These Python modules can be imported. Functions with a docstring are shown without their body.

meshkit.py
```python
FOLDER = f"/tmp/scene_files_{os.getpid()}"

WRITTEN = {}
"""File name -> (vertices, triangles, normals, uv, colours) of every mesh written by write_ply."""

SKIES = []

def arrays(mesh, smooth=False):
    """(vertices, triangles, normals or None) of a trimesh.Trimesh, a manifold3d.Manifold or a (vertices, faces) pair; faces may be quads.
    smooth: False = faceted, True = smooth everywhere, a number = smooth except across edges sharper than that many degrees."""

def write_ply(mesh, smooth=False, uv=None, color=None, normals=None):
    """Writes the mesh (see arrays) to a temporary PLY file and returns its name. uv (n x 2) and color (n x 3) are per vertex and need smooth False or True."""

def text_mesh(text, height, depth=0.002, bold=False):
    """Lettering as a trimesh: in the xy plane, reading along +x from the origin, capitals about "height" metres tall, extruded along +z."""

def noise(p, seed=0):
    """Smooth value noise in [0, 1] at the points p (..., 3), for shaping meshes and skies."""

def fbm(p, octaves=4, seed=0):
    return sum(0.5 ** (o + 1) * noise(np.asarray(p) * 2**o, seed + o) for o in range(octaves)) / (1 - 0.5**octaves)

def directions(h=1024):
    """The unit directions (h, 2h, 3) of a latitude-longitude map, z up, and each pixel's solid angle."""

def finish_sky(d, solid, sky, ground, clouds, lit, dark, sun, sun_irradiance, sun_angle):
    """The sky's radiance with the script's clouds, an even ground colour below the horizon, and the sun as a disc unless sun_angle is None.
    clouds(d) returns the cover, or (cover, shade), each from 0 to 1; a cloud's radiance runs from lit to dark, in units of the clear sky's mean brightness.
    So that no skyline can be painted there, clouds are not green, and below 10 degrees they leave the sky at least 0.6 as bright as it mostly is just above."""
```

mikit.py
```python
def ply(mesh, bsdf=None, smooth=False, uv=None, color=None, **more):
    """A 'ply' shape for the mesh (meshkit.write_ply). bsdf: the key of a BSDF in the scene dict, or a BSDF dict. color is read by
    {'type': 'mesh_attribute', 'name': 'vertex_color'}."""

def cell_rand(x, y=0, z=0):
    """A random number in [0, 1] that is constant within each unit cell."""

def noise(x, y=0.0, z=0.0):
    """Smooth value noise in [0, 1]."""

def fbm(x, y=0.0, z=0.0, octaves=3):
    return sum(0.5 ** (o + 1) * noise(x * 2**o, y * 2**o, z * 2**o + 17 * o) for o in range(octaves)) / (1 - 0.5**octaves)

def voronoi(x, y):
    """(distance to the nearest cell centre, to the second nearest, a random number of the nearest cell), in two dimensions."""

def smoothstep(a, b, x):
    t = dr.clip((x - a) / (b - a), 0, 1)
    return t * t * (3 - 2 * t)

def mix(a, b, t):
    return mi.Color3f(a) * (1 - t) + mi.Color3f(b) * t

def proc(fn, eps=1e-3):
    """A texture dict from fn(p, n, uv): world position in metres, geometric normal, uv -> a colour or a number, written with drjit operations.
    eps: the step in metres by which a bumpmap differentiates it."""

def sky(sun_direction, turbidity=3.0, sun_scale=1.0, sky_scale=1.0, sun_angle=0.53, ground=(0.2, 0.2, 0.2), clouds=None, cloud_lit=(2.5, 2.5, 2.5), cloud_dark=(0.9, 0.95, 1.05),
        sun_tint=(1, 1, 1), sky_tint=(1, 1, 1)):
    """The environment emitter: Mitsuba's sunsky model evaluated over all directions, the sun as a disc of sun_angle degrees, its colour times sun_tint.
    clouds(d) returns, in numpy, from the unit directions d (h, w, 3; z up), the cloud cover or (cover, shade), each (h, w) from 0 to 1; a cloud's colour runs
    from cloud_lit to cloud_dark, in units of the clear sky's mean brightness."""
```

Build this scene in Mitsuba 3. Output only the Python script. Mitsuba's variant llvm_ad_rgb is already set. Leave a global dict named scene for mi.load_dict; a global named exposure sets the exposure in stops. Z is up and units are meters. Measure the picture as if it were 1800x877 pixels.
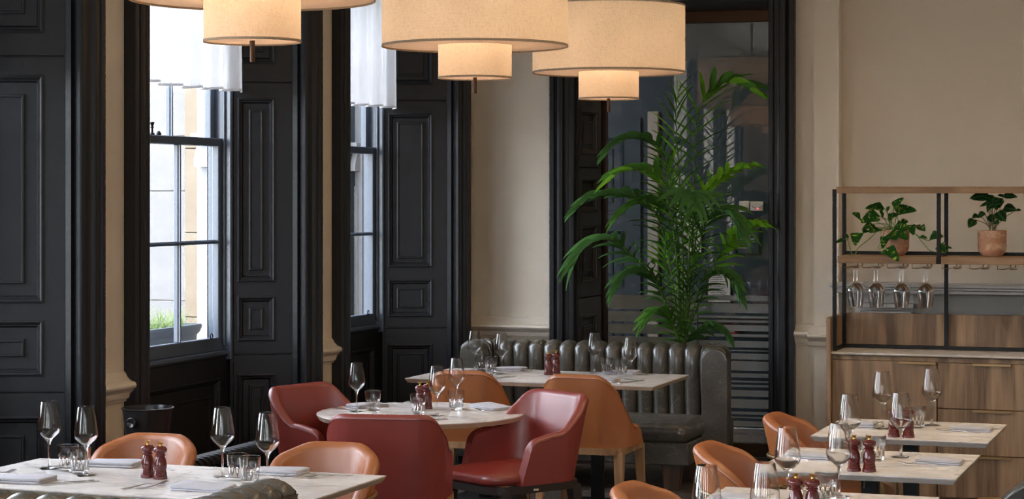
import math
import numpy as np, trimesh, mitsuba as mi, drjit as dr
import mikit
from mikit import proc, noise, fbm, smoothstep, mix, cell_rand
from shapely.geometry import Polygon, box as sbox
T = mi.ScalarTransform4f
PI = math.pi
scene, labels = {}, {}

# ------------------------------------------------------------------ camera, sky, exposure
YAW = math.atan(1290 / 3600)
CAM = np.array([0, 0, 1.85])
ORIGIN = [2.9, -9.5, 0.]                       # the scene is measured from the viewer's feet; everything is shifted at the end so that the tables lie round the origin
fwd = np.array([-math.sin(YAW), math.cos(YAW), 0])
scene['camera'] = {'type': 'perspective', 'fov': 2 * math.degrees(math.atan(900 / 3600)), 'fov_axis': 'x', 'near_clip': 0.1, 'far_clip': 200,
                   'principal_point_offset_x': 0.0, 'principal_point_offset_y': (438.5 - 339) / 877,
                   'to_world': T().translate(ORIGIN) @ T().look_at(origin=CAM.tolist(), target=(CAM + fwd).tolist(), up=[0, 0, 1])}
exposure = 0.08
SKY = 104.0                                   # strength of the daylight
scene['sky'] = mikit.sky((0.55, 0.62, 0.56), turbidity=4.0, sun_scale=0.0, sky_scale=SKY, ground=(0.3, 0.29, 0.27), sky_tint=(1.05, 1.0, 0.92),
                         clouds=lambda d: .78 + 0 * d[..., 0], cloud_lit=(1.02, 1.06, 1.14), cloud_dark=(.9, .95, 1.05))
LAMP = 80.0                                  # radiance of the pendant bulbs
SPOT = 620.0                                  # radiance of the ceiling downlights


def lin(r, g, b):
    return [((c / 255) / 12.92 if c / 255 < .04045 else ((c / 255 + .055) / 1.055) ** 2.4) for c in (r, g, b)]


# ------------------------------------------------------------------ materials
def rgb(c): return {'type': 'rgb', 'value': list(map(float, c))}
def tex(c): return c if isinstance(c, dict) else rgb(c)


def mat(name, color, rough=.5, metallic=0., spec=.5, bump=None, bscale=1., two=True, **kw):
    b = {'type': 'principled', 'base_color': tex(color), 'roughness': rough, 'metallic': metallic, 'specular': spec, **kw}
    if bump is not None:
        b = {'type': 'bumpmap', 'arbitrary': proc(bump), 'scale': bscale, 'bsdf': b}
    scene[name] = {'type': 'twosided', 'bsdf': b} if two else b
    return name


def marble_fn(p, n, uv):
    w = fbm(p.x * 3 + 5, p.y * 3, p.z * 3, 3) - .5
    w2 = fbm(p.x * 6 + 15, p.y * 9, p.z * 6, 3) - .5
    v = dr.abs(fbm(p.x * 2.3 + w * 1.5 + 40, p.y * 4.2 + w * 1.2 + 9, 3.0, 4) - .5)
    vein = 1 - smoothstep(0.0, .035, v + .015 * w2)
    v2 = dr.abs(fbm(p.x * 6 + w2 * 2 + 70, p.y * 9 + w * 2, 7.0, 3) - .5)
    vein2 = 1 - smoothstep(0.0, .05, v2)
    cloud = fbm(p.x * 5, p.y * 6, 1.0, 3)
    t = dr.clip(.36 * vein + .16 * vein2 + .30 * smoothstep(.45, .8, cloud), 0, 1)
    return mix(lin(232, 229, 226), lin(150, 149, 152), t)


def wood_fn(vertical, dark, light):
    def f(p, n, uv):
        a, g = (p.x + p.y, p.z) if vertical else (p.z * 1.0 + p.y, p.x)
        q = a * 16 + 2.2 * fbm(a * 3.1 + 3, g * .8, 2.0, 3)
        ring = fbm(q, g * 1.1, 5.0, 3)
        fine = noise(a * 260, g * 9, 4.0)
        mid = fbm(a * 60, g * 3.0, 8.0, 2)
        knot = smoothstep(.66, .86, fbm(a * 7 + 31, g * 1.6 + 4, 2.0, 3))
        t = dr.clip(.15 + .75 * smoothstep(.3, .7, ring) * .7 + .25 * (mid - .5) + .22 * (fine - .5) - .55 * knot, 0, 1)
        return mix(dark, light, t)
    return f


def leather_bump(p, n, uv):
    return fbm(p.x * 420, p.y * 420, p.z * 420, 2)


def sofa_fn(p, n, uv):
    c = fbm(p.x * 5, p.y * 5, p.z * 5, 3)
    w = fbm(p.x * 9 + 3, p.y * 9, p.z * 9, 2)
    s1 = 1 - smoothstep(0.0, .022, dr.abs(noise(p.x * 14 + 6 * w, p.y * 14, p.z * 9 + 5 * w) - .5))
    s2 = 1 - smoothstep(0.0, .03, dr.abs(noise(p.x * 24 - 6 * w, p.y * 24 + 3, p.z * 17 + 8 * w) - .5))
    t = dr.clip(.30 * c + .42 * s1 * c + .20 * s2 * c, 0, 1)
    return mix(lin(52, 50, 45), lin(150, 144, 132), t)


def linen_fn(c0, c1):
    def f(p, n, uv):
        ang = uv.x * 2.83
        a = noise(ang * 160, p.z * 1300) * .5 + noise(ang * 1300, p.z * 130 + 7) * .5
        s = smoothstep(.62, .95, noise(ang * 330 + 40, p.z * 60)) + smoothstep(.66, .95, noise(ang * 50 + 9, p.z * 420 + 3))
        return mix(c0, c1, dr.clip(.6 * a + .2 * s, 0, 1))
    return f


def wall_fn(p, n, uv):
    return mix(lin(224, 213, 196), lin(217, 206, 189), fbm(p.x * 1.7, p.y * 1.7, p.z * 1.7, 3))


def stone_fn(c0, c1):
    def f(p, n, uv):
        return mix(c0, c1, dr.clip(1.4 * fbm(p.x * 3, p.y * 3, p.z * 4, 4) - .2, 0, 1))
    return f


def floor_fn(p, n, uv):
    k = cell_rand(dr.floor(p.x * 3.1), dr.floor(p.y * 3.1), 2.0)
    g = fbm(p.x * 60, p.y * 60, 1.0, 3)
    return mix(lin(62, 56, 52), lin(104, 96, 88), dr.clip(.5 * g + .35 * k, 0, 1))


def terracotta_fn(p, n, uv):
    a = fbm(p.x * 30, p.y * 30, p.z * 30, 3)
    return mix(lin(176, 130, 102), lin(196, 164, 138), smoothstep(.40, .66, a))


def pothos_fn(p, n, uv):
    v = fbm(uv.x * 5 + p.x * 30, uv.y * 14, p.z * 20, 3)
    return mix(lin(38, 78, 34), lin(176, 190, 84), smoothstep(.60, .74, v))


def prayer_fn(p, n, uv):
    a = dr.abs(uv.x - .5)
    s = smoothstep(.25, .4, dr.abs(dr.sin((uv.y * 6 + a * 3) * PI))) * smoothstep(.06, .12, a) * smoothstep(.36, .26, a)
    return mix(lin(52, 84, 44), lin(26, 44, 26), s)


mat('wall_paint', proc(wall_fn), .7, spec=.25)
mat('trim_paint', lin(222, 212, 197), .45)
mat('white_paint', lin(136, 138, 142), .45)
mat('ceiling_paint', lin(225, 220, 210), .8, spec=.2)
mat('dark_paint', lin(25, 26, 29), .42, spec=.32)
mat('sash_paint_skylit', lin(66, 76, 90), .30, spec=.9)  # the dark paint made lighter and bluer, sky reflection put into the colour
mat('lobby_trim', lin(128, 120, 108), .5)
mat('navy_paint', lin(28, 39, 46), .5, spec=.3)
mat('marble', proc(marble_fn), .28, spec=.5)
mat('table_edge', lin(205, 186, 164), .5)
mat('stone_edge', lin(196, 190, 184), .4)
mat('oak_vertical', proc(wood_fn(True, lin(98, 74, 54), lin(172, 140, 108))), .5, spec=.35)
mat('oak_shelf', proc(wood_fn(False, lin(124, 94, 66), lin(178, 142, 106))), .5, spec=.35)
mat('oak_leg', proc(wood_fn(True, lin(140, 104, 70), lin(186, 148, 108))), .45)
mat('dark_wood', lin(44, 36, 33), .4)
mat('sofa_leg_wood', proc(wood_fn(True, lin(66, 48, 36), lin(104, 78, 58))), .5)
mat('sofa_leather', proc(sofa_fn), .27, spec=.9)
mat('sofa_shell', lin(70, 66, 60), .5, spec=.4)
mat('tan_leather', lin(158, 90, 41), .42, spec=1., clearcoat=1., clearcoat_gloss=.3)
mat('red_leather', lin(126, 42, 34), .40, spec=1., clearcoat=.6, clearcoat_gloss=.4)
mat('tan_seam', lin(130, 72, 36), .6)
mat('red_seam', lin(96, 34, 32), .6)
mat('black_metal', lin(18, 18, 18), .45, spec=.25)
mat('black_plastic', lin(30, 28, 28), .28, spec=.5)
mat('bronze', lin(78, 58, 44), .35, metallic=.8)
mat('brass', lin(214, 170, 92), .25, metallic=1.)
mat('satin_brass', lin(156, 128, 92), .4, metallic=.9)
mat('copper_wire', lin(150, 112, 84), .3, metallic=.9)
mat('steel', lin(214, 212, 210), .18, metallic=1.)
mat('white_metal', lin(232, 232, 232), .25)
mat('mill_wood', lin(84, 20, 18), .14, spec=.6, clearcoat=.8, clearcoat_gloss=.95)
mat('napkin_cloth', lin(186, 187, 194), .8, spec=.2, sheen=.4)
mat('floor_wood', proc(floor_fn), .45, spec=.4)
mat('terracotta', proc(terracotta_fn), .8, spec=.2)
mat('soil', lin(46, 34, 26), .9)
mat('outdoor_stone', proc(stone_fn(lin(122, 120, 119), lin(136, 133, 131))), .85, spec=.1)
mat('warm_stone', proc(stone_fn(lin(128, 114, 97), lin(136, 125, 109))), .85, spec=.1)
mat('paving', lin(150, 146, 140), .9)
mat('planter_lead', lin(96, 106, 116), .6)
mat('chimney_marble', proc(stone_fn(lin(196, 192, 186), lin(176, 172, 168))), .4)
mat('slate_grey', lin(140, 136, 130), .6)
mat('paper', lin(205, 203, 198), .8, spec=.2)
mat('ink', lin(90, 90, 92), .8)
mat('red_box', lin(190, 34, 34), .5)
mat('plastic_white', lin(214, 212, 206), .35)
mat('stem_green', lin(92, 124, 52), .5)
mat('bark_stem', lin(96, 84, 50), .6)


def thin(name, color, trans, rough=.5, spec=None):
    scene[name] = {'type': 'principledthin', 'base_color': tex(color), 'roughness': rough, 'diff_trans': trans, 'eta': 1.3, **({'spec_tint': 0.} if spec is None else {})}
    return name


thin('shade_linen', proc(linen_fn(lin(242, 226, 204), lin(206, 178, 144))), 1.0, .8)
thin('shade_disc', lin(226, 200, 176), .75, .8)
thin('shade_hem', lin(176, 158, 138), .35, .8)
thin('sheer', lin(218, 219, 221), .68, .8)
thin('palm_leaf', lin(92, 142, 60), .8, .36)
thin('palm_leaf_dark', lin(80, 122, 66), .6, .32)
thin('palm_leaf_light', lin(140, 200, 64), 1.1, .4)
thin('pothos_leaf', proc(pothos_fn), .5, .35)
thin('prayer_leaf', proc(prayer_fn), .5, .4)
thin('grass_leaf', lin(150, 168, 116), .7, .5)
thin('frosted_film', lin(222, 226, 230), .22, .8)
scene['glass'] = {'type': 'dielectric', 'int_ior': 1.5, 'ext_ior': 1.0}
scene['door_glass'] = {'type': 'thindielectric', 'int_ior': 1.68, 'ext_ior': 1.0}
scene['pane_glass'] = {'type': 'thindielectric', 'int_ior': 1.5, 'ext_ior': 1.0}
LAMP_RGB = [1.0, .82, .61]


# ------------------------------------------------------------------ naming
def numbered(k):
    if k not in used:
        used.add(k)
        return k
    i = 1
    while f'{k}_{i:03d}' in used:
        i += 1
    used.add(f'{k}_{i:03d}')
    return f'{k}_{i:03d}'


used = set()
place = {}


def thing(name, label, cat, at=(0, 0, 0), rz=0., group=None, kind=None):
    k = numbered(name)
    place[k] = T().translate(list(map(float, at))).rotate([0, 0, 1], math.degrees(rz))
    labels[k] = {'label': label, 'category': cat}
    if group: labels[k]['group'] = group
    if kind: labels[k]['kind'] = kind
    return k


def struct(name, label=None):
    k = numbered(name)
    place[k] = T()
    labels[k] = {'kind': 'structure'}
    if label: labels[k]['label'] = label
    return k


def root_of(k): return k.split('__')[0]


def sd(mesh, m, smooth=30, **kw): return mikit.ply(mesh, m, smooth=smooth, **kw)


def part(parent, name, mesh, m=None, smooth=30, label=None, kind=None, to=None, **kw):
    """mesh: a mesh, or a ply dict made before."""
    k = numbered(f'{parent}__{name}') if name else parent
    d = dict(mesh) if isinstance(mesh, dict) else sd(mesh, m, smooth, **kw)
    w = place[root_of(k)]
    d['to_world'] = w if to is None else w @ to
    scene[k] = d
    if label or kind:
        labels[k] = {**({'label': label} if label else {}), **({'kind': kind} if kind else {})}
    return k


def single(name, label, cat, mesh, m=None, at=(0, 0, 0), rz=0., group=None, kind=None, smooth=30):
    k = thing(name, label, cat, at, rz, group, kind)
    part(k, None, mesh, m, smooth)
    return k


# ------------------------------------------------------------------ meshes
def cat(*ms): return trimesh.util.concatenate([m for m in ms])


def bx(x0, x1, y0, y1, z0, z1, b=0.):
    if b <= 0:
        m = trimesh.creation.box((x1 - x0, y1 - y0, z1 - z0))
        m.apply_translation(((x0 + x1) / 2, (y0 + y1) / 2, (z0 + z1) / 2))
        return m
    h = np.array([(x1 - x0) / 2, (y1 - y0) / 2, (z1 - z0) / 2])
    pts = []
    for sx in (-1, 1):
        for sy in (-1, 1):
            for sz in (-1, 1):
                q = h * (sx, sy, sz)
                for a in range(3):
                    e = q - b * np.array((sx, sy, sz))
                    e[a] = q[a]
                    pts.append(e)
    m = trimesh.PointCloud(np.array(pts)).convex_hull
    m.apply_translation(((x0 + x1) / 2, (y0 + y1) / 2, (z0 + z1) / 2))
    return m


def grid_mesh(P, close_u=False, close_v=False):
    """P (nu, nv, 3) -> mesh"""
    nu, nv = P.shape[:2]
    idx = np.arange(nu * nv).reshape(nu, nv)
    a = idx if not close_u else np.vstack([idx, idx[:1]])
    a = a if not close_v else np.hstack([a, a[:, :1]])
    q = np.stack([a[:-1, :-1], a[1:, :-1], a[1:, 1:], a[:-1, 1:]], -1).reshape(-1, 4)
    f = np.vstack([q[:, [0, 1, 2]], q[:, [0, 2, 3]]])
    return trimesh.Trimesh(P.reshape(-1, 3), f, process=False)


def lathe(prof, n=40, mod=None):
    """prof: (r, z) points; points on the axis are welded."""
    pr = np.array(prof, float)
    th = np.arange(n) * 2 * PI / n
    verts, rings = [], []
    for i, (r, z) in enumerate(pr):
        if r < 1e-6:
            rings.append([len(verts)] * n)
            verts.append((0, 0, z))
        else:
            rr = r if mod is None else r * mod(th, i)
            rings.append(list(range(len(verts), len(verts) + n)))
            R = np.broadcast_to(rr, th.shape)
            verts += [(R[j] * math.cos(th[j]), R[j] * math.sin(th[j]), z) for j in range(n)]
    f = []
    for a, b in zip(rings[:-1], rings[1:]):
        for j in range(n):
            k = (j + 1) % n
            if a[j] != a[k]: f.append((a[j], a[k], b[k]))
            if b[j] != b[k]: f.append((a[j], b[k], b[j]))
    return trimesh.Trimesh(np.array(verts), np.array(f), process=False)


def frames(pts, closed=False):
    p = np.asarray(pts, float)
    t = np.gradient(p, axis=0) if not closed else np.roll(p, -1, 0) - np.roll(p, 1, 0)
    t /= np.linalg.norm(t, axis=1, keepdims=True) + 1e-12
    up = np.array([0, 0, 1.]) if abs(t[0][2]) < .9 else np.array([1., 0, 0])
    n = np.cross(t[0], up); n /= np.linalg.norm(n)
    N = []
    for ti in t:
        n = n - ti * (n @ ti)
        n = n / (np.linalg.norm(n) + 1e-12)
        N.append(n)
    N = np.array(N)
    return t, N, np.cross(t, N)


def tube(pts, r, n=8, closed=False):
    p = np.asarray(pts, float)
    t, N, B = frames(p, closed)
    r = np.broadcast_to(np.asarray(r, float), (len(p),))
    th = np.arange(n) * 2 * PI / n
    P = p[:, None] + r[:, None, None] * (np.cos(th)[None, :, None] * N[:, None] + np.sin(th)[None, :, None] * B[:, None])
    m = grid_mesh(P, close_u=closed, close_v=True)
    if not closed:
        v = np.vstack([m.vertices, p[:1], p[-1:]])
        a, b = len(v) - 2, len(v) - 1
        k = (len(p) - 1) * n
        f = [(a, (j + 1) % n, j) for j in range(n)] + [(b, k + j, k + (j + 1) % n) for j in range(n)]
        m = trimesh.Trimesh(v, np.vstack([m.faces, f]), process=False)
    return m


def crom(pts, n=24):
    p = np.asarray(pts, float)
    p = np.vstack([2 * p[0] - p[1], p, 2 * p[-1] - p[-2]])
    out = []
    m = len(p) - 3
    for i in range(m):
        t = np.linspace(0, 1, n // m + 2, endpoint=(i == m - 1))[:, None]
        a, b, c, d = p[i:i + 4]
        out.append(.5 * (2 * b + (c - a) * t + (2 * a - 5 * b + 4 * c - d) * t ** 2 + (3 * b - a - 3 * c + d) * t ** 3))
    return np.vstack(out)


def extrude(poly, h, z0=0.):
    m = trimesh.creation.extrude_polygon(poly, h, engine='earcut')
    m.apply_translation((0, 0, z0))
    return m


def rrect(w, d, r, n=6, cx=0., cy=0.):
    pts = []
    for sx, sy, a0 in ((1, 1, 0), (-1, 1, 90), (-1, -1, 180), (1, -1, 270)):
        for k in range(n + 1):
            a = math.radians(a0 + 90 * k / n)
            pts.append((cx + sx * (w / 2 - r) + r * math.cos(a), cy + sy * (d / 2 - r) + r * math.sin(a)))
    return np.array(pts)


def loft(sections):
    """closed outlines [(k,3)...] with the same count; capped."""
    P = np.array(sections)
    m = grid_mesh(P, close_v=True)
    n = P.shape[1]
    v = np.vstack([m.vertices, P[0].mean(0)[None], P[-1].mean(0)[None]])
    a, b, k = len(v) - 2, len(v) - 1, (len(P) - 1) * n
    f = [(a, (j + 1) % n, j) for j in range(n)] + [(b, k + j, k + (j + 1) % n) for j in range(n)]
    return trimesh.Trimesh(v, np.vstack([m.faces, f]), process=False)


def pad(w, d, z0, z1, r=.06, edge=.025, crown=.012, cy=0., inner=5, taper=0.):
    """an upholstered pad with rolled edges"""
    secs = []
    h = z1 - z0
    for t in np.linspace(-1, 1, 9):
        a = math.asin(t)
        ins = edge * (1 - math.cos(a)) + taper * (1 - t) / 2
        z = (z0 + z1) / 2 + t * h / 2
        o = rrect(w - 2 * ins, d - 2 * ins, max(r - ins, .01), 6, 0, cy)
        secs.append(np.column_stack([o, np.full(len(o), z)]))
    o0 = rrect(w - 2 * edge, d - 2 * edge, max(r - edge, .01), 6, 0, cy)
    c = np.array([0, cy])
    for s in np.linspace(.85, .1, inner):
        secs.append(np.column_stack([c + (o0 - c) * s, np.full(len(o0), z1 + crown * (1 - s ** 2))]))
    return loft(secs)


def place_frame(o, u, v, n):
    M = np.eye(4)
    M[:3, 0], M[:3, 1], M[:3, 2], M[:3, 3] = u, v, n, o
    return M


def tfm(mesh, M):
    m = mesh.copy()
    m.apply_transform(M)
    if np.linalg.det(M[:3, :3]) < 0:
        m.invert()
    return m


def board_with_holes(u0, u1, v0, v1, holes, t):
    """a panelled board lying in u, v; its face at n = 0, its back at n = -t"""
    p = sbox(u0, v0, u1, v1)
    for h in holes:
        p = p.difference(sbox(h[0], h[2], h[1], h[3]))
    return extrude(p, t, -t)


def nested_panel(u0, u1, v0, v1, steps):
    """nested rectangles at (inset, height): a moulded panel seen from +n, closed at the centre"""
    V, F = [], []
    for ins, n in steps:
        V += [(u0 + ins, v0 + ins, n), (u1 - ins, v0 + ins, n), (u1 - ins, v1 - ins, n), (u0 + ins, v1 - ins, n)]
    for i in range(len(steps) - 1):
        a, b = 4 * i, 4 * i + 4
        for j in range(4):
            k = (j + 1) % 4
            F += [(a + j, a + k, b + k), (a + j, b + k, b + j)]
    e = 4 * (len(steps) - 1)
    F += [(e, e + 1, e + 2), (e, e + 2, e + 3)]
    return trimesh.Trimesh(np.array(V, float), np.array(F), process=False)


MOULD = [(-.004, 0.), (-.004, .006), (.006, .009), (.014, .005), (.018, -.004), (.022, -.004), (.028, -.012), (.032, -.018)]


def panel_steps(field):
    return MOULD + [(field, -.018), (field, -.008), (field + .006, -.005), (field + .012, -.005), (field + .016, -.009)]


# ------------------------------------------------------------------ the room
WX, BY, CZ = -5.10, 13.35, 3.9                     # left wall plane, back wall plane, ceiling
RX, NY = 3.6, -2.5                                 # right wall, rear wall
rng = np.random.default_rng(7)

k = struct('floor', 'dark grey-brown herringbone wood floor')
part(k, 'base', bx(-5.7, RX, NY, 16.2, -.12, -.012), 'floor_wood')
PL, PW = .46, .092
plank = sd(bx(0, PL - .003, 0, PW - .003, -.012, 0, .0015), 'floor_wood', False)
near = []
ca = math.cos(PI / 4)
for a in range(-60, 60):
    for b in range(-9, 9):
        for vert in (0, 1):
            ox, oy = a * PW + b * PL, a * PW - b * PL
            if vert: ox, oy = ox + PL + PW, oy + PW - PL
            c = np.array([-3.5 + ca * (ox - oy), 11.5 + ca * (ox + oy)])
            mid = c + (PL / 2) * (np.array([ca, ca]) if not vert else np.array([-ca, ca]))
            M = T().translate([float(c[0]), float(c[1]), 0]).rotate([0, 0, 1], 135. if vert else 45.)
            near.append((np.hypot(mid[0] + 3.4, (mid[1] - 11.9)), M))
near.sort(key=lambda t: t[0])
for dist, M in near[:290]:
    part(k, 'plank', plank, to=M)

k = struct('ceiling', 'plain pale ceiling')
part(k, None, bx(-5.8, RX + .2, NY - .2, 16.4, CZ, CZ + .12), 'ceiling_paint')

WIN = [(-1.20, .95), (1.2, 3.33), (3.75, 5.88), (6.25, 8.403), (8.678, 10.805), (11.065, 13.218)]     # outer edges of the architraves
WTOP = 3.42
k = struct('wall_left', 'cream painted wall between the dark windows')
ys = [NY] + [y for w in WIN for y in (w[0] + .05, w[1] - .05)] + [BY + .25]
ms = [bx(-5.72, WX, ys[i], ys[i + 1], 0, WTOP) for i in range(0, len(ys), 2)] + [bx(-5.72, WX, NY, BY + .25, WTOP, CZ)]
part(k, None, cat(*ms), 'wall_paint', False)
DX0, DX1, DTOP = -4.47, -2.82, 3.15                # glazed opening in the back wall
k = struct('wall_back', 'cream painted back wall around the glazed opening')
part(k, None, cat(bx(WX, DX0, BY, BY + .3, 0, CZ), bx(DX1, -2.62, BY, BY + .3, 0, CZ), bx(DX0, DX1, BY, BY + .3, DTOP, CZ), bx(-2.635, -2.475, 13.15, 13.5, 0, CZ), bx(-2.475, RX, 13.22, 13.5, 0, CZ)), 'wall_paint', False)
k = struct('trim_1', 'thin vertical bead beside the chimney wall')
part(k, None, bx(-2.483, -2.465, 13.13, 13.2, 1.0, CZ, .004), 'trim_paint')
k = struct('wall_right', 'cream painted side wall')
part(k, None, bx(RX, RX + .2, NY, BY + .3, 0, CZ), 'wall_paint', False)
k = struct('wall_rear', 'cream rear wall with tall openings')
xs = [WX, -3.6, -2.8, -1.0, -.2, 1.5, 2.3, RX]
ms = [bx(xs[i], xs[i + 1], NY - .3, NY, 0, 3.3) for i in range(0, 8, 2)] + [bx(WX, RX, NY - .3, NY, 3.3, CZ)] + [bx(xs[i], xs[i + 1], NY - .3, NY, 0, 1.0) for i in (1, 3, 5)]
part(k, None, cat(*ms), 'wall_paint', False)

# chair rail: profile (protrusion, height), with returned ends
RAIL = [(0, .845), (.012, .845), (.016, .858), (.026, .862), (.03, .872), (.034, .89), (.048, .905), (.066, .915), (.07, .925), (.064, .938), (.036, .948), (.018, .966), (.008, .985), (0, .99)]


def rail_mesh(L):
    secs = []
    for s in (0, L):
        for_end = [(s, p, z) for p, z in RAIL]
        secs.append(np.array(for_end))
    P = np.array(secs)
    m = grid_mesh(P)
    n = len(RAIL)
    f = [(0, j, j + 1) for j in range(1, n - 1)] + [(n, n + j + 1, n + j) for j in range(1, n - 1)]
    return trimesh.Trimesh(m.vertices, np.vstack([m.faces, f]), process=False)


def on_wall(mesh, o, along, out):
    return tfm(mesh, place_frame(o, along, out, np.array([0, 0, 1.])))


YV, XV, ZV = np.array([0, 1., 0]), np.array([1., 0, 0]), np.array([0, 0, 1.])
for y0, y1, n in ((8.403, 8.678, 2), (10.805, 11.065, 3), (5.88, 6.25, 4)):
    k = struct(f'trim_{n}', 'moulded cream chair rail on the pier between windows')
    part(k, None, on_wall(rail_mesh(y1 - y0), (WX, y0, 0), YV, XV), 'trim_paint', 25)
for x0, x1, y, n in ((WX, -4.49, BY, 5), (-2.795, -2.635, BY, 6), (-2.665, -2.30, 13.15, 7)):
    k = struct(f'trim_{n}', 'moulded cream chair rail on the back wall')
    part(k, None, on_wall(rail_mesh(x1 - x0), (x0, y, 0), XV, -YV), 'trim_paint', 25)
k = struct('baseboard_back', 'cream skirting board')
part(k, None, cat(bx(WX, -4.49, BY - .02, BY, 0, .2, .004), bx(-2.795, -2.635, BY - .02, BY, 0, .2, .004)), 'trim_paint')

# architrave profile across its width (a: 0 at the wall side to the opening; p: protrusion)
ARCH = [(0, 0), (0, .062), (.004, .066), (.032, .066), (.036, .060), (.04, .050), (.046, .047), (.05, .050), (.054, .062), (.06, .067), (.068, .069), (.086, .069), (.094, .066), (.1, .058),
        (.104, .046), (.112, .040), (.124, .037), (.136, .037), (.14, .044), (.146, .048), (.160, .048), (.168, .046), (.175, .040), (.177, .032), (.174, .024), (.168, .020), (.150, .018), (.150, -.014), (.174, -.016), (.174, -.05), (0, -.05)]


def arch_mesh(h, flip):
    poly = Polygon([((-a if flip else a), p) for a, p in ARCH])
    return extrude(poly.buffer(0), h)


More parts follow.
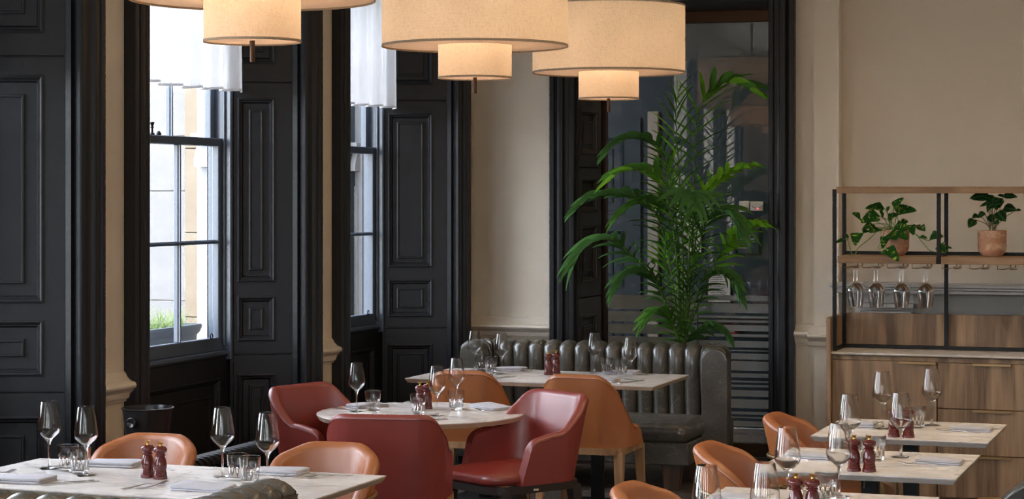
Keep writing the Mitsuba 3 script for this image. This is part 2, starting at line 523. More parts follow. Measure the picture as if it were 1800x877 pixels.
def window(n, Y0, Y1, Xs, panes=True):
    w = struct(f'window_{n}', 'tall sash window in a near-black panelled surround')
    W = lambda m: on_wall(m, (WX, 0, 0), YV, XV)             # (along y, out x, z)
    part(w, 'architrave', W(arch_mesh(WTOP + .05, False)).apply_translation((0, Y0, 0)), 'dark_paint', 25)
    part(w, 'architrave', W(arch_mesh(WTOP + .05, True)).apply_translation((0, Y1, 0)), 'dark_paint', 25)
    part(w, 'architrave', bx(WX - .05, WX + .06, Y0 + .1, Y1 - .1, WTOP - .15, WTOP + .05, .006), 'dark_paint')
    # far reveal: boards facing the camera (-y); u runs along +x
    yf = Y1 - .178                                            # where the splayed shutter face meets the architrave
    A_, B_ = np.array([Xs + .066, yf - .165, 0]), np.array([WX - .047, yf + .002, 0])
    L_ = float(np.linalg.norm(B_ - A_)); U_ = (B_ - A_) / L_
    x0, x1 = 0., L_
    M = place_frame(A_, U_, ZV, np.cross(U_, ZV))
    a, b = x0 + .022, x1 - .10
    for zt, zb, cells in ((.925, .06, [(.2, .815)]), (2.478, .93, [(1.005, 1.258), (1.343, 2.392)]), (WTOP - .15, 2.484, [(2.592, 3.16)])):
        t = part(w, 'shutter', tfm(board_with_holes(x0, x1, zb + .002, zt - .002, [(a, b, c0, c1) for c0, c1 in cells], .03), M), 'dark_paint', False)
        for c0, c1 in cells:
            part(t, 'panel', tfm(nested_panel(a, b, c0, c1, panel_steps(.058 if n == 3 else min(.085, (b - a) * .3))), M), 'dark_paint', 20)
    part(w, 'jamb_lining', tfm(bx(x0 - .02, x1 + .09, 0, WTOP - .15, -.06, -.031), M), 'dark_paint')
    part(w, 'jamb_lining', bx(Xs, WX - .0, Y0 + .13, Y0 + .175, 0, WTOP - .15), 'dark_paint')
    part(w, 'jamb_lining', bx(Xs - .1, Xs + .03, yf - .175, yf + .02, 0, WTOP - .15), 'dark_paint')
    part(w, 'head_lining', bx(Xs - .1, WX - .0, Y0 + .1, Y1 - .1, WTOP - .16, WTOP - .13), 'dark_paint')
    # apron below the sill, facing the room (+x)
    M2 = place_frame((Xs + .03, 0, 0), YV, ZV, XV)
    ya, yb = Y0 + .17, yf - .15
    part(w, 'apron', tfm(cat(board_with_holes(ya, yb, .02, .925, [(ya + .12, yb - .12, .2, .80)], .04), bx(ya, yb, .918, .934, 0, .012, .004)), M2), 'dark_paint', False)
    part(w, 'apron_panel', tfm(nested_panel(ya + .12, yb - .12, .2, .80, panel_steps(.09)), M2), 'dark_paint', 20)
    # sash box and sashes
    f0, f1 = Y0 + .34, yf - .197
    part(w, 'sash_box', cat(bx(Xs - .085, Xs + .062, f1 + .004, yf - .16, .9, WTOP - .15, .006), bx(Xs - .085, Xs + .03, ya, f0, .9, WTOP - .15, .004), bx(Xs + .014, Xs + .03, f1 - .012, f1 + .03, .98, WTOP - .15, .004)), 'sash_paint_skylit')
    part(w, 'sill', bx(Xs - .16, Xs + .035, ya, yf, .925, .955, .006), 'sash_paint_skylit')
    zm, zb, ztop = 2.16, .955, WTOP - .16
    for low in (True, False):
        X1 = Xs + .012 if low else Xs - .038
        X0 = X1 - .042
        z0, z1 = (zb, zm) if low else (zm - .045, ztop)
        s = part(w, 'lower_sash' if low else 'upper_sash', cat(bx(X0, X1, f0, f0 + .05, z0, z1, .004), bx(X0, X1, f1 - .05, f1, z0, z1, .004), bx(X0, X1, f0, f1, z0, z0 + (.075 if low else .045), .004), bx(X0, X1, f0, f1, z1 - .045, z1, .004)), 'sash_paint_skylit')
        g0, g1 = f0 + .05, f1 - .05
        zz0, zz1 = z0 + (.075 if low else .045), z1 - .045
        wy = (g1 - g0) / 3
        for q in (1, 2):
            yc = g0 + q * wy
            part(s, 'glazing_bar', cat(bx(X0, X1 - .012, yc - .010, yc + .010, zz0, zz1, .004), bx(X0 + .008, X1, yc - .005, yc + .005, zz0, zz1, .002)), 'sash_paint_skylit')
        zc = (zz0 + zz1) / 2
        part(s, 'glazing_bar', cat(bx(X0, X1 - .012, g0, g1, zc - .011, zc + .011, .004), bx(X0 + .008, X1, g0, g1, zc - .005, zc + .005, .002)), 'sash_paint_skylit')
        if panes:
            for q in range(3):
                for r in range(2):
                    za, zb_ = (zz0, zc) if r == 0 else (zc, zz1)
                    X = (X0 + X1) / 2
                    y0_, y1_ = g0 + q * wy, g0 + (q + 1) * wy
                    P = np.array([[(X, y0_, za), (X, y0_, zb_)], [(X, y1_, za), (X, y1_, zb_)]])
                    part(s, 'pane', grid_mesh(P), 'pane_glass', False)
    if panes:
        yr = g1 - .10
        ring = [(Xs + .02, yr + .014 * math.cos(t), .955 + .088 + .014 * math.sin(t)) for t in np.linspace(0, 2 * PI, 20, endpoint=False)]
        part(w, 'sash_lift', cat(tube(ring, .003, 6, True), bx(Xs + .012, Xs + .022, yr - .006, yr + .006, 1.022, 1.032, .001)), 'black_metal')
        yc = (g0 + g1) / 2 - .06
        part(w, 'sash_fastener', cat(lathe([(0, 0), (.013, 0), (.013, .008), (.006, .014), (.005, .035), (.009, .04), (.006, .05), (.012, .062), (.012, .068), (0, .07)], 14).apply_translation((Xs - .008, yc, zm)),
                                     lathe([(0, 0), (.014, 0), (.014, .01), (.006, .022), (0, .024)], 14).apply_translation((Xs - .008, yc + .07, zm))), 'black_metal')
    return w, Xs, f0, f1


for n, (Y0, Y1) in enumerate(WIN):
    if n >= 3:
        window(n - 2, Y0, Y1, {3: -5.60, 4: -5.50, 5: -5.60}[n])
    else:
        w = struct(f'window_{n + 1 + 3}', 'tall window opening further along the wall')
        part(w, 'architrave', on_wall(arch_mesh(WTOP + .05, False), (WX, Y0, 0), YV, XV), 'dark_paint', 25)
        part(w, 'architrave', on_wall(arch_mesh(WTOP + .05, True), (WX, Y1, 0), YV, XV), 'dark_paint', 25)
        part(w, 'apron', bx(-5.6, -5.55, Y0 + .05, Y1 - .05, 0, .95), 'dark_paint')

# ------------------------------------------------------------------ outside the windows
k = struct('wall_courtyard', 'pale ashlar stone wall of the courtyard')
bw, bh = .62, .405
SY = 13.4
X_end = -7.36
for r in range(-2, 9):
    z0 = 1.05 + bh * (r - 2)
    x = X_end
    off = (.31 if r % 2 else .02)
    first = True
    while x > -10.2:
        L = (bw * .5 + off * .6) if first else bw
        part(k, 'stone_block', bx(x - L + .006, x, SY + rng.uniform(0, .006), SY + .3, z0 + .006, z0 + bh, .005), 'outdoor_stone', False)
        x -= L
        first = False
part(k, 'core', bx(-10.2, X_end, SY + .02, SY + .5, -.3, 4.6), 'slate_grey')
k = struct('pier_courtyard', 'warm sandstone pier at the corner of the courtyard wall')
part(k, None, cat(*[bx(X_end + .004, -7.16, SY - .02 + .004 * (i % 2), SY + .5, -.3 + .62 * i, -.3 + .62 * i + .614, .004) for i in range(8)]), 'warm_stone', False)
k = struct('ground_courtyard', 'pale paving outside the windows')
part(k, None, bx(-30, -5.72, -10, 40, -.5, -.3), 'paving')


def pilaster(x, y, h, label):
    k = thing('white_pilaster', label, 'pilaster', (x, y, -.3))
    part(k, 'shaft', cat(bx(-h, h, -.12, .12, 0, 5, .008), bx(-h * .6, h * .6, -.135, -.12, 0, 2.2, .004), bx(-h - .02, h + .02, -.15, .15, 0, .25, .01)), 'white_paint')
    prof = [(0, 0), (.03, 0), (.035, -.015), (.035, -.035), (.05, -.05), (.075, -.1), (.085, -.13), (.085, -.17), (0, -.17)]
    P = Polygon([(p, q) for p, q in prof]).buffer(0)
    m = extrude(P, h * 1.4, -h * .7)
    M = place_frame((.0, -.12, 2.48), -YV, ZV, XV)
    part(k, 'corbel', cat(tfm(m, M), bx(-h * .85, h * .85, -.22, -.12, 2.48, 2.52, .004)), 'white_paint')
    return k


pilaster(-6.04, 11.42, .09, 'white painted pilaster with a corbel outside the nearer sash window')
pilaster(-6.245, 13.98, .12, 'white painted pilaster with a corbel outside the farther sash window')

k = thing('window_planter', 'grey lead trough of pale grass outside the nearer window', 'planter', (-5.86, 10.2, .825))
part(k, 'trough', cat(loft([np.column_stack([rrect(w_, l_, .02, 3), np.full(16, z)]) for w_, l_, z in ((.17, .86, 0), (.19, .9, .2), (.21, .93, .215), (.23, .95, .245), (.225, .945, .26), (.20, .92, .262), (.19, .90, .235))])), 'planter_lead')
part(k, 'ledge', bx(-.16, .14, -1.0, 1.0, -.06, 0, .01), 'outdoor_stone')
bl = []
for i in range(240):
    a, r0 = rng.uniform(0, 2 * PI), rng.uniform(0, 1)
    bxp = np.array([rng.uniform(-.07, .07), rng.uniform(-.42, .42), .235])
    L, out = rng.uniform(.1, .24), rng.uniform(.25, 1.0)
    d = np.array([math.cos(a), math.sin(a), 0])
    t = np.linspace(0, 1, 6)[:, None]
    c = bxp + d * L * out * t ** 1.2 + ZV * L * (t * 1.0 - .8 * out * t ** 2.4)
    s = np.cross(d, ZV) * .0045 * (1 - t * .9)
    bl.append(grid_mesh(np.stack([c - s, c + s], 1)))
part(k, 'grass', cat(*bl), 'grass_leaf', False, kind='stuff')


def curtain(n, y0, y1, x, label):
    k = thing('curtain', label, 'curtain', (0, 0, 0))
    s = np.linspace(0, 1, 220)
    r = np.random.default_rng(n)
    ph = np.cumsum(r.uniform(.6, 1.4, 220)) / 220 * 2 * PI * 7
    zs = np.linspace(3.22, 2.43, 14)
    P = np.zeros((220, 14, 3))
    for j, z in enumerate(zs):
        a = .018 + .014 * (3.22 - z) / .8
        P[:, j, 0] = x + a * np.sign(np.sin(ph)) * np.abs(np.sin(ph)) ** .7 + .006 * np.sin(3.1 * ph + 1)
        P[:, j, 1] = y0 + (y1 - y0) * s + .006 * np.cos(ph)
        P[:, j, 2] = z + (.005 * np.sin(3 * s * PI) - .012 * s + .003 * np.sin(ph)) * (1 if j > 8 else 0)
    part(k, 'fabric', grid_mesh(P), 'sheer', True)
    h = P[:, -1:, :] + np.array([.0015, 0, 0])
    part(k, 'hem', grid_mesh(np.concatenate([P[:, -1:, :] + (.002, 0, .014), P[:, -1:, :] + (.002, 0, 0)], 1)), 'sheer', True)
    part(k, 'rod', tube([(x, y0 - .02, 3.23), (x, y1 + .01, 3.23)], .008, 10), 'black_metal')


curtain(1, 6.55, 8.19, -5.44, 'short white sheer curtain at the window nearest the left edge')
curtain(2, 8.97, 10.60, -5.40, 'short white gathered curtain across the top of the nearer sash window')
curtain(3, 11.36, 13.0, -5.46, 'short white gathered curtain across the top of the farther sash window')

k = thing('shutter_catch', 'small white lever catch on the dark shutter beside the sash', 'catch', (-5.435, 10.605, 1.845))
part(k, 'plate', cat(bx(-.012, .012, -.006, 0, -.014, .02, .002), lathe([(0, 0), (.012, 0), (.012, .02), (0, .022)], 16).apply_transform(place_frame((0, -.004, .004), XV, ZV, -YV))), 'satin_brass')
part(k, 'lever', tube(crom([(-.004, -.03, .012), (.012, -.034, 0), (.018, -.03, -.03), (.022, -.026, -.075)], 12), .0075, 10), 'white_metal')

# ------------------------------------------------------------------ glazed opening in the back wall and the lobby behind it
k = struct('door_1', 'glazed opening with frosted stripes in a dark moulded surround')
FY = BY
M = place_frame((DX0 - .02, FY, 0), XV, ZV, -YV)


def arch_at(x, flip):
    m = arch_mesh(DTOP + .18, flip)                     # (a, p, z) -> x along, -y out
    return tfm(m, place_frame((x, FY, 0), XV, -YV, ZV))


part(k, 'architrave', arch_at(-4.49, False), 'dark_paint', 25)
part(k, 'architrave', arch_at(-2.795, True), 'dark_paint', 25)
part(k, 'architrave', bx(-4.49, -2.795, FY - .065, FY + .05, DTOP, DTOP + .18, .008), 'dark_paint')
JX = -4.318
GL, GR = np.array([-4.312, 14.05]), np.array([-2.90, 14.135])          # ends of the glass
# left reveal, faces +x; u runs along +y
M = place_frame((JX, 0, 0), YV, ZV, XV)
u0, u1 = FY + .01, 13.93
a, b = u0 + .10, u1 - .10
for z0, z1, cells in ((.05, 1.12, [(.2, 1.0)]), (1.13, 2.02, [(1.23, 1.62), (1.72, 1.95)]), (2.03, DTOP, [(2.12, 2.42), (2.52, 3.05)])):
    t = part(k, 'reveal_board', tfm(board_with_holes(u0, u1, z0, z1, [(a, b, c0, c1) for c0, c1 in cells], .03), M), 'dark_wood', False)
    for c0, c1 in cells:
        part(t, 'panel', tfm(nested_panel(a, b, c0, c1, panel_steps(.07)), M), 'dark_wood', 20)
part(k, 'reveal_board', bx(JX - .12, JX - .031, FY, 14.2, 0, DTOP), 'dark_wood')
part(k, 'reveal_board', bx(-2.98, -2.86, FY + .06, 14.2, 0, DTOP), 'dark_paint')
part(k, 'reveal_board', bx(JX - .1, -2.86, FY + .05, 14.2, DTOP - .02, DTOP), 'dark_paint')
gd = GR - GL
GLEN = float(np.hypot(*gd))
GA = math.atan2(gd[1], gd[0])
GM = place_frame((GL[0], GL[1], 0), np.array([math.cos(GA), math.sin(GA), 0]), np.array([-math.sin(GA), math.cos(GA), 0]), ZV)
g = lambda m: tfm(m, GM)
part(k, 'frame', g(cat(bx(-.03, .0, -.025, .025, 0, DTOP, .004), bx(0, GLEN, -.025, .025, -.0, .09, .004), bx(0, GLEN, -.025, .025, DTOP - .1, DTOP, .004))), 'bronze')
SPL = .66                                                # where the two sheets of glass meet
for i, (a0, a1) in enumerate(((.002, SPL), (SPL + .003, GLEN - .002))):
    P = np.array([[(a0, 0, .08), (a0, 0, DTOP - .09)], [(a1, 0, .08), (a1, 0, DTOP - .09)]], float)
    part(k, 'pane', g(grid_mesh(P)), 'door_glass', False)
RGAP = [1.128, 1.09, 1.072, 1.006, .984, .968, .954, .938, .92, .878, .857, .837, .809, .763, .745, .737, .721, .679, .666, .600, .582, .552, .530, .517, .501, .485, .463, .419, .399, .336, .312, .292, .276, .266, .246, .208, .193, .165, .145, .1]
LGAP = [1.120, 1.021, 1.005, .932, .915, .846, .826, .74, .72, .63, .61, .53, .51, .42, .40, .31, .29, .2, .18, .1]
for gaps, a0, a1 in ((LGAP, .01, SPL - .004), (RGAP, SPL + .006, GLEN - .004)):
    for i in range(0, len(gaps), 2):
        part(k, 'frosted_stripe', g(grid_mesh(np.array([[(a0, -.002, gaps[i + 1]), (a0, -.002, gaps[i])], [(a1, -.002, gaps[i + 1]), (a1, -.002, gaps[i])]]))), 'frosted_film', False)

LY = 15.8                                                # lobby back wall
k = struct('wall_lobby', 'dark blue lobby wall behind the glass')
part(k, None, cat(bx(-6.2, -2.2, LY, LY + .15, 0, CZ), bx(-6.3, -6.2, BY + .3, LY, 0, CZ), bx(-2.3, -2.2, BY + .5, LY, 0, CZ)), 'navy_paint', False)
k = struct('trim_8', 'pale door casing in the lobby')
part(k, None, bx(-4.50, -4.41, LY - .04, LY, 0, 2.5, .006), 'lobby_trim')
k = struct('door_2', 'dark blue panelled door in the lobby')
M = place_frame((0, LY - .03, 0), XV, ZV, -YV)
cells = [(.25, .95), (1.1, 1.55), (1.68, 2.3)]
part(k, 'board', tfm(board_with_holes(-5.25, -4.56, .02, 2.45, [(-5.08, -4.7, c0, c1) for c0, c1 in cells], .02), M), 'navy_paint', False)
for c0, c1 in cells:
    part(k, 'panel', tfm(nested_panel(-5.08, -4.7, c0, c1, panel_steps(.09)), M), 'navy_paint', 20)


def wall_plate(name, label, x0, x1, z0, z1, cat_):
    k = thing(name, label, cat_, ((x0 + x1) / 2, LY, (z0 + z1) / 2))
    w, h = (x1 - x0) / 2, (z1 - z0) / 2
    part(k, 'plate', bx(-w, w, -.022, 0, -h, h, .004), 'plastic_white')
    return k, w, h


k, w, h = wall_plate('dimmer_switch', 'white dimmer plate with a round knob, behind the glass on the right', -3.757, -3.674, 1.700, 1.785, 'switch')
part(k, 'knob', lathe([(0, 0), (.026, 0), (.025, .014), (.022, .017), (0, .017)], 24).apply_transform(place_frame((0, -.022, 0), XV, ZV, -YV)), 'plastic_white')
k, w, h = wall_plate('alarm_panel', 'white control plate with a small red light, beside the dimmer behind the glass', -3.667, -3.563, 1.708, 1.783, 'control panel')
for i, (x, z) in enumerate(((-.03, -.004), (-.012, -.012), (.02, -.012), (.034, .0))):
    part(k, 'key', bx(x - .006, x + .006, -.027, -.02, z - .004, z + .004, .001), 'slate_grey')
kk = part(k, 'red_light', lathe([(0, 0), (.006, 0), (.005, .003), (0, .004)], 12).apply_transform(place_frame((.01, -.022, -.018), XV, ZV, -YV)), None)
scene[kk].pop('bsdf', None)
scene[kk]['emitter'] = {'type': 'area', 'radiance': rgb([6, .3, .3])}


def notice(label, x0, x1, z0, z1, face, lines):
    k = thing('framed_notice', label, 'notice', ((x0 + x1) / 2, LY, (z0 + z1) / 2))
    w, h = (x1 - x0) / 2, (z1 - z0) / 2
    part(k, 'frame', cat(bx(-w, w, -.02, 0, h - .012, h, .003), bx(-w, w, -.02, 0, -h, -h + .012, .003), bx(-w, -w + .012, -.02, 0, -h, h, .003), bx(w - .012, w, -.02, 0, -h, h, .003)), 'black_metal')
    part(k, 'sheet', bx(-w + .012, w - .012, -.008, -.001, -h + .012, h - .012), face, False)
    r = np.random.default_rng(int(abs(x0) * 100))
    ls = []
    for i in range(lines):
        z = h - .05 - i * (2 * h - .08) / lines
        L = (2 * w - .06) * r.uniform(.55, 1)
        ls.append(bx(-w + .03, -w + .03 + L, -.0095, -.0085, z - .003, z + .003))
    part(k, 'printed_lines', cat(*ls), 'ink' if face == 'paper' else 'slate_grey', False, kind='stuff')
    return k


notice('dark framed notice below the switches behind the glass', -3.789, -3.588, 1.363, 1.657, 'navy_paint', 9)
notice('white framed notice behind the palm fronds', -4.196, -4.051, 1.367, 1.664, 'paper', 12)
notice('white framed notice just above the frosted stripes behind the glass', -4.024, -3.816, .975, 1.259, 'paper', 14)
k = thing('wall_box', 'small red box on the lobby wall behind the striped glass', 'box', (-3.816, LY, .786))
part(k, 'case', bx(-.048, .048, -.05, 0, -.055, .055, .005), 'red_box')
part(k, 'white_band', bx(-.03, .03, -.0515, -.05, -.034, -.018), 'plastic_white')

# ------------------------------------------------------------------ chimneypiece behind the sideboard
k = thing('mantelpiece', 'pale marble mantelpiece behind the sideboard', 'mantelpiece', (0, 0, 0))
part(k, 'shelf', cat(bx(-2.504, -.2, 12.96, 13.25, 1.252, 1.278, .006), bx(-2.49, -.2, 12.975, 13.25, 1.24, 1.252), bx(-2.474, -.2, 12.99, 13.25, 1.212, 1.24, .006)), 'chimney_marble')
part(k, 'frieze', bx(-2.36, -.3, 13.10, 13.25, .95, 1.214), 'chimney_marble')
part(k, 'pilaster', cat(bx(-2.31, -2.0, 13.03, 13.25, 0, 1.075), bx(-2.32, -1.985, 13.02, 13.25, 1.075, 1.10, .004), bx(-2.335, -1.97, 13.005, 13.25, 1.12, 1.15, .004)), 'chimney_marble')
part(k, 'fire_surround', bx(-1.985, -.5, 13.085, 13.2, 0, 1.21), 'slate_grey')

# ------------------------------------------------------------------ sideboard with its rack
SX0, SX1 = -2.362, .55
k = thing('sideboard', 'oak sideboard with a grey marble top and an open black rack', 'sideboard', (0, 0, 0))
part(k, 'side_panel', bx(SX0, SX0 + .026, 12.16, 12.74, 0, 1.105, .001), 'oak_vertical', False)
part(k, 'carcass', cat(bx(SX0 + .026, SX1, 12.235, 12.72, .05, .862), bx(SX0 + .05, SX1, 12.27, 12.7, 0, .06)), 'oak_vertical', False)
part(k, 'top_rail', bx(SX0 + .027, SX1, 12.215, 12.24, .853, .878), 'oak_vertical', False)
ct = np.array([[(SX0 + .027, y, z), (SX1, y, z)] for y, z in ((12.72, .882), (12.188, .882), (12.180, .886), (12.178, .891), (12.180, .896), (12.188, .900), (12.72, .900))])
part(k, 'countertop', cat(grid_mesh(ct), bx(SX0 + .027, SX1, 12.19, 12.72, .883, .899)), 'marble', 30)
part(k, 'back_panel', bx(SX0 + .026, -1.702, 12.575, 12.6, .9, 1.113, .001), 'oak_vertical', False)
part(k, 'back_panel', bx(-1.698, -.3, 12.575, 12.6, .9, 1.113, .001), 'oak_vertical', False)
part(k, 'back_panel', bx(-.296, SX1, 12.575, 12.6, .9, 1.113, .001), 'oak_vertical', False)


def pull(p, x0, x1, z):
    part(p, 'handle', cat(bx(x0, x1, 12.185, 12.212, z, z + .004, .001), bx(x0, x1, 12.182, 12.188, z - .012, z + .004, .001)), 'satin_brass', label='slim brass edge pull')


d = part(k, 'door', bx(-2.334, -1.716, 12.205, 12.233, .06, .851, .0015), 'oak_vertical', False)
pull(d, -1.936, -1.719, .850)
for i, (x0, x1) in enumerate(((-1.708, -1.02), (-1.012, -.33), (-.322, .5))):
    for z0, z1 in ((.583, .850), (.313, .578), (.06, .308)):
        d = part(k, 'drawer', bx(x0, x1, 12.205, 12.233, z0, z1, .0015), 'oak_vertical', False)
        c = x0 + .312
        pull(d, c - .11, c + .11, z1 - .001)
fr = []
for X, Y, z0, z1 in ((-2.327, 12.24, .9, 1.872), (-2.326, 12.55, .9, 1.85), (-1.706, 12.55, .9, 1.85), (-.30, 12.55, .9, 1.85), (-1.708, 12.24, 1.430, 1.85), (-.3, 12.24, 1.43, 1.85)):
    part(k, 'rack_post', bx(X - .011, X + .011, Y - .011, Y + .011, z0, z1, .001), 'black_metal')
for y0, y1, z in ((12.54, 12.56, .912), (12.54, 12.56, 1.483)):
    part(k, 'rack_rail', bx(-2.316, SX1, y0, y1, z - .0105, z + .0105, .001), 'black_metal')
part(k, 'rack_rail', bx(-2.337, -2.317, 12.25, 12.54, .902, .922, .001), 'black_metal')
part(k, 'shelf', bx(-2.309, SX1, 12.20, 12.58, 1.847, 1.887, .0015), 'oak_shelf', False)
part(k, 'shelf', bx(-2.303, -1.719, 12.205, 12.575, 1.430, 1.473, .0015), 'oak_shelf', False)
part(k, 'shelf', bx(-1.690, -.31, 12.205, 12.575, 1.430, 1.473, .0015), 'oak_shelf', False)
HANG = [-2.225, -2.101, -1.949, -1.805]
for xc in HANG + [-1.63, -1.47, -1.31, -1.15, -.99]:
    for sgn in (-1, 1):
        a = xc + sgn * .014
        c = xc + sgn * .056
        pts = [(c, 12.215, 1.432), (c, 12.215, 1.405), (a + sgn * .02, 12.212, 1.404), (a, 12.222, 1.404), (a, 12.54, 1.404), (a, 12.545, 1.432)]
        part(k, 'hanger', tube(np.array(pts), .0028, 6), 'copper_wire', label='bent copper wire hanger' if xc == HANG[0] and sgn < 0 else None)

# ------------------------------------------------------------------ pendant lamps
LZ, LR = 2.555, .45


def cyl_sheet(r, z0, z1, n=96):
    th = np.linspace(0, 2 * PI, n + 1)
    P = np.stack([np.stack([r * np.cos(th), r * np.sin(th), np.full(n + 1, z)], -1) for z in (z0, z1)], 1)
    m = grid_mesh(P)
    return m, np.stack([np.repeat(np.linspace(0, 1, n + 1), 2), np.tile([0, 1.], n + 1)], 1)


def annulus(r0, r1, z, n=96):
    th = np.linspace(0, 2 * PI, n + 1)
    return grid_mesh(np.stack([np.stack([r * np.cos(th), r * np.sin(th), np.full(n + 1, z)], -1) for r in (r0, r1)], 1))


mo, uo = cyl_sheet(LR, LZ, LZ + .40)
mi_, ui = cyl_sheet(.178, LZ - .153, LZ + .05)
OUTER, INNER = sd(mo, 'shade_linen', True, uv=uo), sd(mi_, 'shade_linen', True, uv=ui)


def hem(r, z, h=.011): return cat(cyl_sheet(r + .0015, z, z + h)[0], cyl_sheet(r - .002, z, z + h)[0], annulus(r - .002, r + .0015, z))


H1, H2, H3 = sd(hem(LR, LZ), 'shade_hem', True), sd(hem(LR, LZ + .389), 'shade_hem', True), sd(hem(.178, LZ - .153, .009), 'shade_hem', True)
D1, D2 = sd(annulus(.181, LR - .003, LZ + .008), 'shade_disc', True), sd(annulus(.012, .175, LZ - .147), 'shade_disc', True)
STEM = sd(tube([(0, 0, LZ - .225), (0, 0, CZ - .04)], .0095, 16), 'bronze', 30)
ROSE = sd(lathe([(0, CZ - .05), (.05, CZ - .05), (.06, CZ - .04), (.06, CZ), (0, CZ)], 32), 'bronze', 30)
SPIDER = sd(cat(*[tube([(0, 0, LZ + .385), (LR * math.cos(a), LR * math.sin(a), LZ + .385)], .003, 6) for a in (0, 2.094, 4.189)]), 'bronze', 30)


def bulb_at(x, y, z, r=.034):
    return {**mikit.ply(trimesh.creation.icosphere(2, r).apply_translation((x, y, z)), None, smooth=True), 'emitter': {'type': 'area', 'radiance': rgb([c * LAMP for c in LAMP_RGB])}}


def pendant(x, y, label):
    k = thing('pendant_lamp', label, 'pendant lamp', (x, y, 0))
    o = part(k, 'outer_shade', OUTER)
    part(o, 'hem', H1); part(o, 'hem', H2)
    part(o, 'diffuser', D1)
    i = part(k, 'inner_shade', INNER)
    part(i, 'hem', H3)
    part(i, 'diffuser', D2, label='glowing disc closing the underside')
    part(k, 'stem', STEM, label='dark bronze rod ending below the shade')
    part(k, 'ceiling_rose', ROSE)
    part(k, 'spider', SPIDER)
    for a in (.4, 2.5, 4.6):
        part(k, 'bulb', bulb_at(.10 * math.cos(a), .10 * math.sin(a), LZ + .19))


pendant(-3.433, 6.755, 'nearest two-tier linen pendant lamp, above the left marble table')
pendant(-3.511, 9.267, 'middle two-tier linen pendant lamp, above the round table')
pendant(-3.541, 11.574, 'farthest two-tier linen pendant lamp, in front of the palm')

# ceiling downlights over the right-hand tables and in the lobby; one along the room added to brighten the wall
for i, (x, y) in enumerate(((-1.3, 9.6), (-1.3, 8.3), (-1.3, 6.9), (.2, 10.2), (-3.5, 14.75))):
    k = thing('downlight', 'unseen round recessed ceiling downlight', 'ceiling light', (x, y, CZ), group='ceiling downlights')
    part(k, 'ring', lathe([(.05, 0), (.062, 0), (.062, -.008), (.05, -.012), (.048, 0)], 28), 'white_metal')
    th = np.linspace(0, 2 * PI, 29)[:-1]
    disc = lathe([(.046, -.003), (0, -.003)], 28)
    v = disc.vertices; f = disc.faces
    nrm = np.cross(v[f[0][1]] - v[f[0][0]], v[f[0][2]] - v[f[0][0]])
    if nrm[2] > 0: disc.invert()
    kk = part(k, 'lens', disc, None, False)
    scene[kk].pop('bsdf', None)
    scene[kk]['emitter'] = {'type': 'area', 'radiance': rgb([c * SPOT for c in (1.0, .70, .40)])}

# ------------------------------------------------------------------ tables
TZ = .75


def rect_top(w, d, edge_m):
    top = bx(-w / 2, w / 2, -d / 2, d / 2, TZ - .006, TZ, .001)
    o, i = (w / 2 - .001, d / 2 - .001), (w / 2 - .014, d / 2 - .014)
    z0, z1 = TZ - .026, TZ - .006
    V = np.array([(sx * a, sy * b, z) for (a, b), z in ((o, z1), (i, z0)) for sx, sy in ((-1, -1), (1, -1), (1, 1), (-1, 1))])
    return top, trimesh.convex.convex_hull(V)


def pedestal(x, y, base=.2, h=TZ - .026, col=.033):
    return cat(bx(x - col, x + col, y - col, y + col, .012, h - .012, .003)), bx(x - base, x + base, y - base, y + base, 0, .012, .003), bx(x - .14, x + .14, y - .14, y + .14, h - .012, h, .002)


def table(name, label, w, d, at, peds, edge, base=.2):
    k = thing(name, label, 'table', (at[0], at[1], 0))
    top, core = rect_top(w, d, edge)
    t = part(k, 'tabletop', top, 'marble')
    part(t, 'edge', core, edge, 5)
    for x, y in peds:
        c, b, p = pedestal(x, y, base)
        part(k, 'column', c, 'black_metal'); part(k, 'base_plate', b, 'black_metal'); part(k, 'mounting_plate', p, 'black_metal')
    return k


table('dining_table', 'long marble-topped table nearest the left edge, between the buttoned sofa and the tan chairs', 1.56, .80, (-3.93, 6.94), ((-.42, 0), (.35, 0)), 'table_edge')
table('dining_table', 'long marble-topped table in front of the grey-green channelled sofa', 1.53, .79, (-3.935, 11.625), ((-.40, 0), (.31, 0)), 'table_edge')
for cx, cy, lab in ((-1.463, 9.577, 'small square marble table nearest the sideboard'), (-1.444, 8.375, 'small square marble table, middle one of the three on the right'), (-1.437, 7.11, 'small square marble table at the bottom right, nearest of the three'), (-1.43, 5.86, 'small square marble table below the picture, carrying the two nearest wine glasses')):
    k = table('cafe_table', lab, .79, .765, (cx, cy), ((0, 0),), 'stone_edge', .18)
k = thing('round_table', 'round marble-topped table among the red armchairs', 'table', (-3.89, 9.50, 0))
t = part(k, 'tabletop', lathe([(0, TZ - .006), (.519, TZ - .006), (.52, TZ - .005), (.52, TZ - .001), (.519, TZ), (0, TZ)], 128), 'marble')
part(t, 'edge', lathe([(0, TZ - .026), (.508, TZ - .026), (.519, TZ - .006), (0, TZ - .006)], 128), 'table_edge')
part(k, 'column', lathe([(.036, .012), (.036, TZ - .038), (0, TZ - .038)], 28), 'black_metal')
part(k, 'base_plate', lathe([(0, 0), (.26, 0), (.26, .01), (.25, .012), (0, .012)], 48), 'black_metal')
part(k, 'mounting_plate', bx(-.14, .14, -.14, .14, TZ - .038, TZ - .026), 'black_metal')

# ------------------------------------------------------------------ chairs


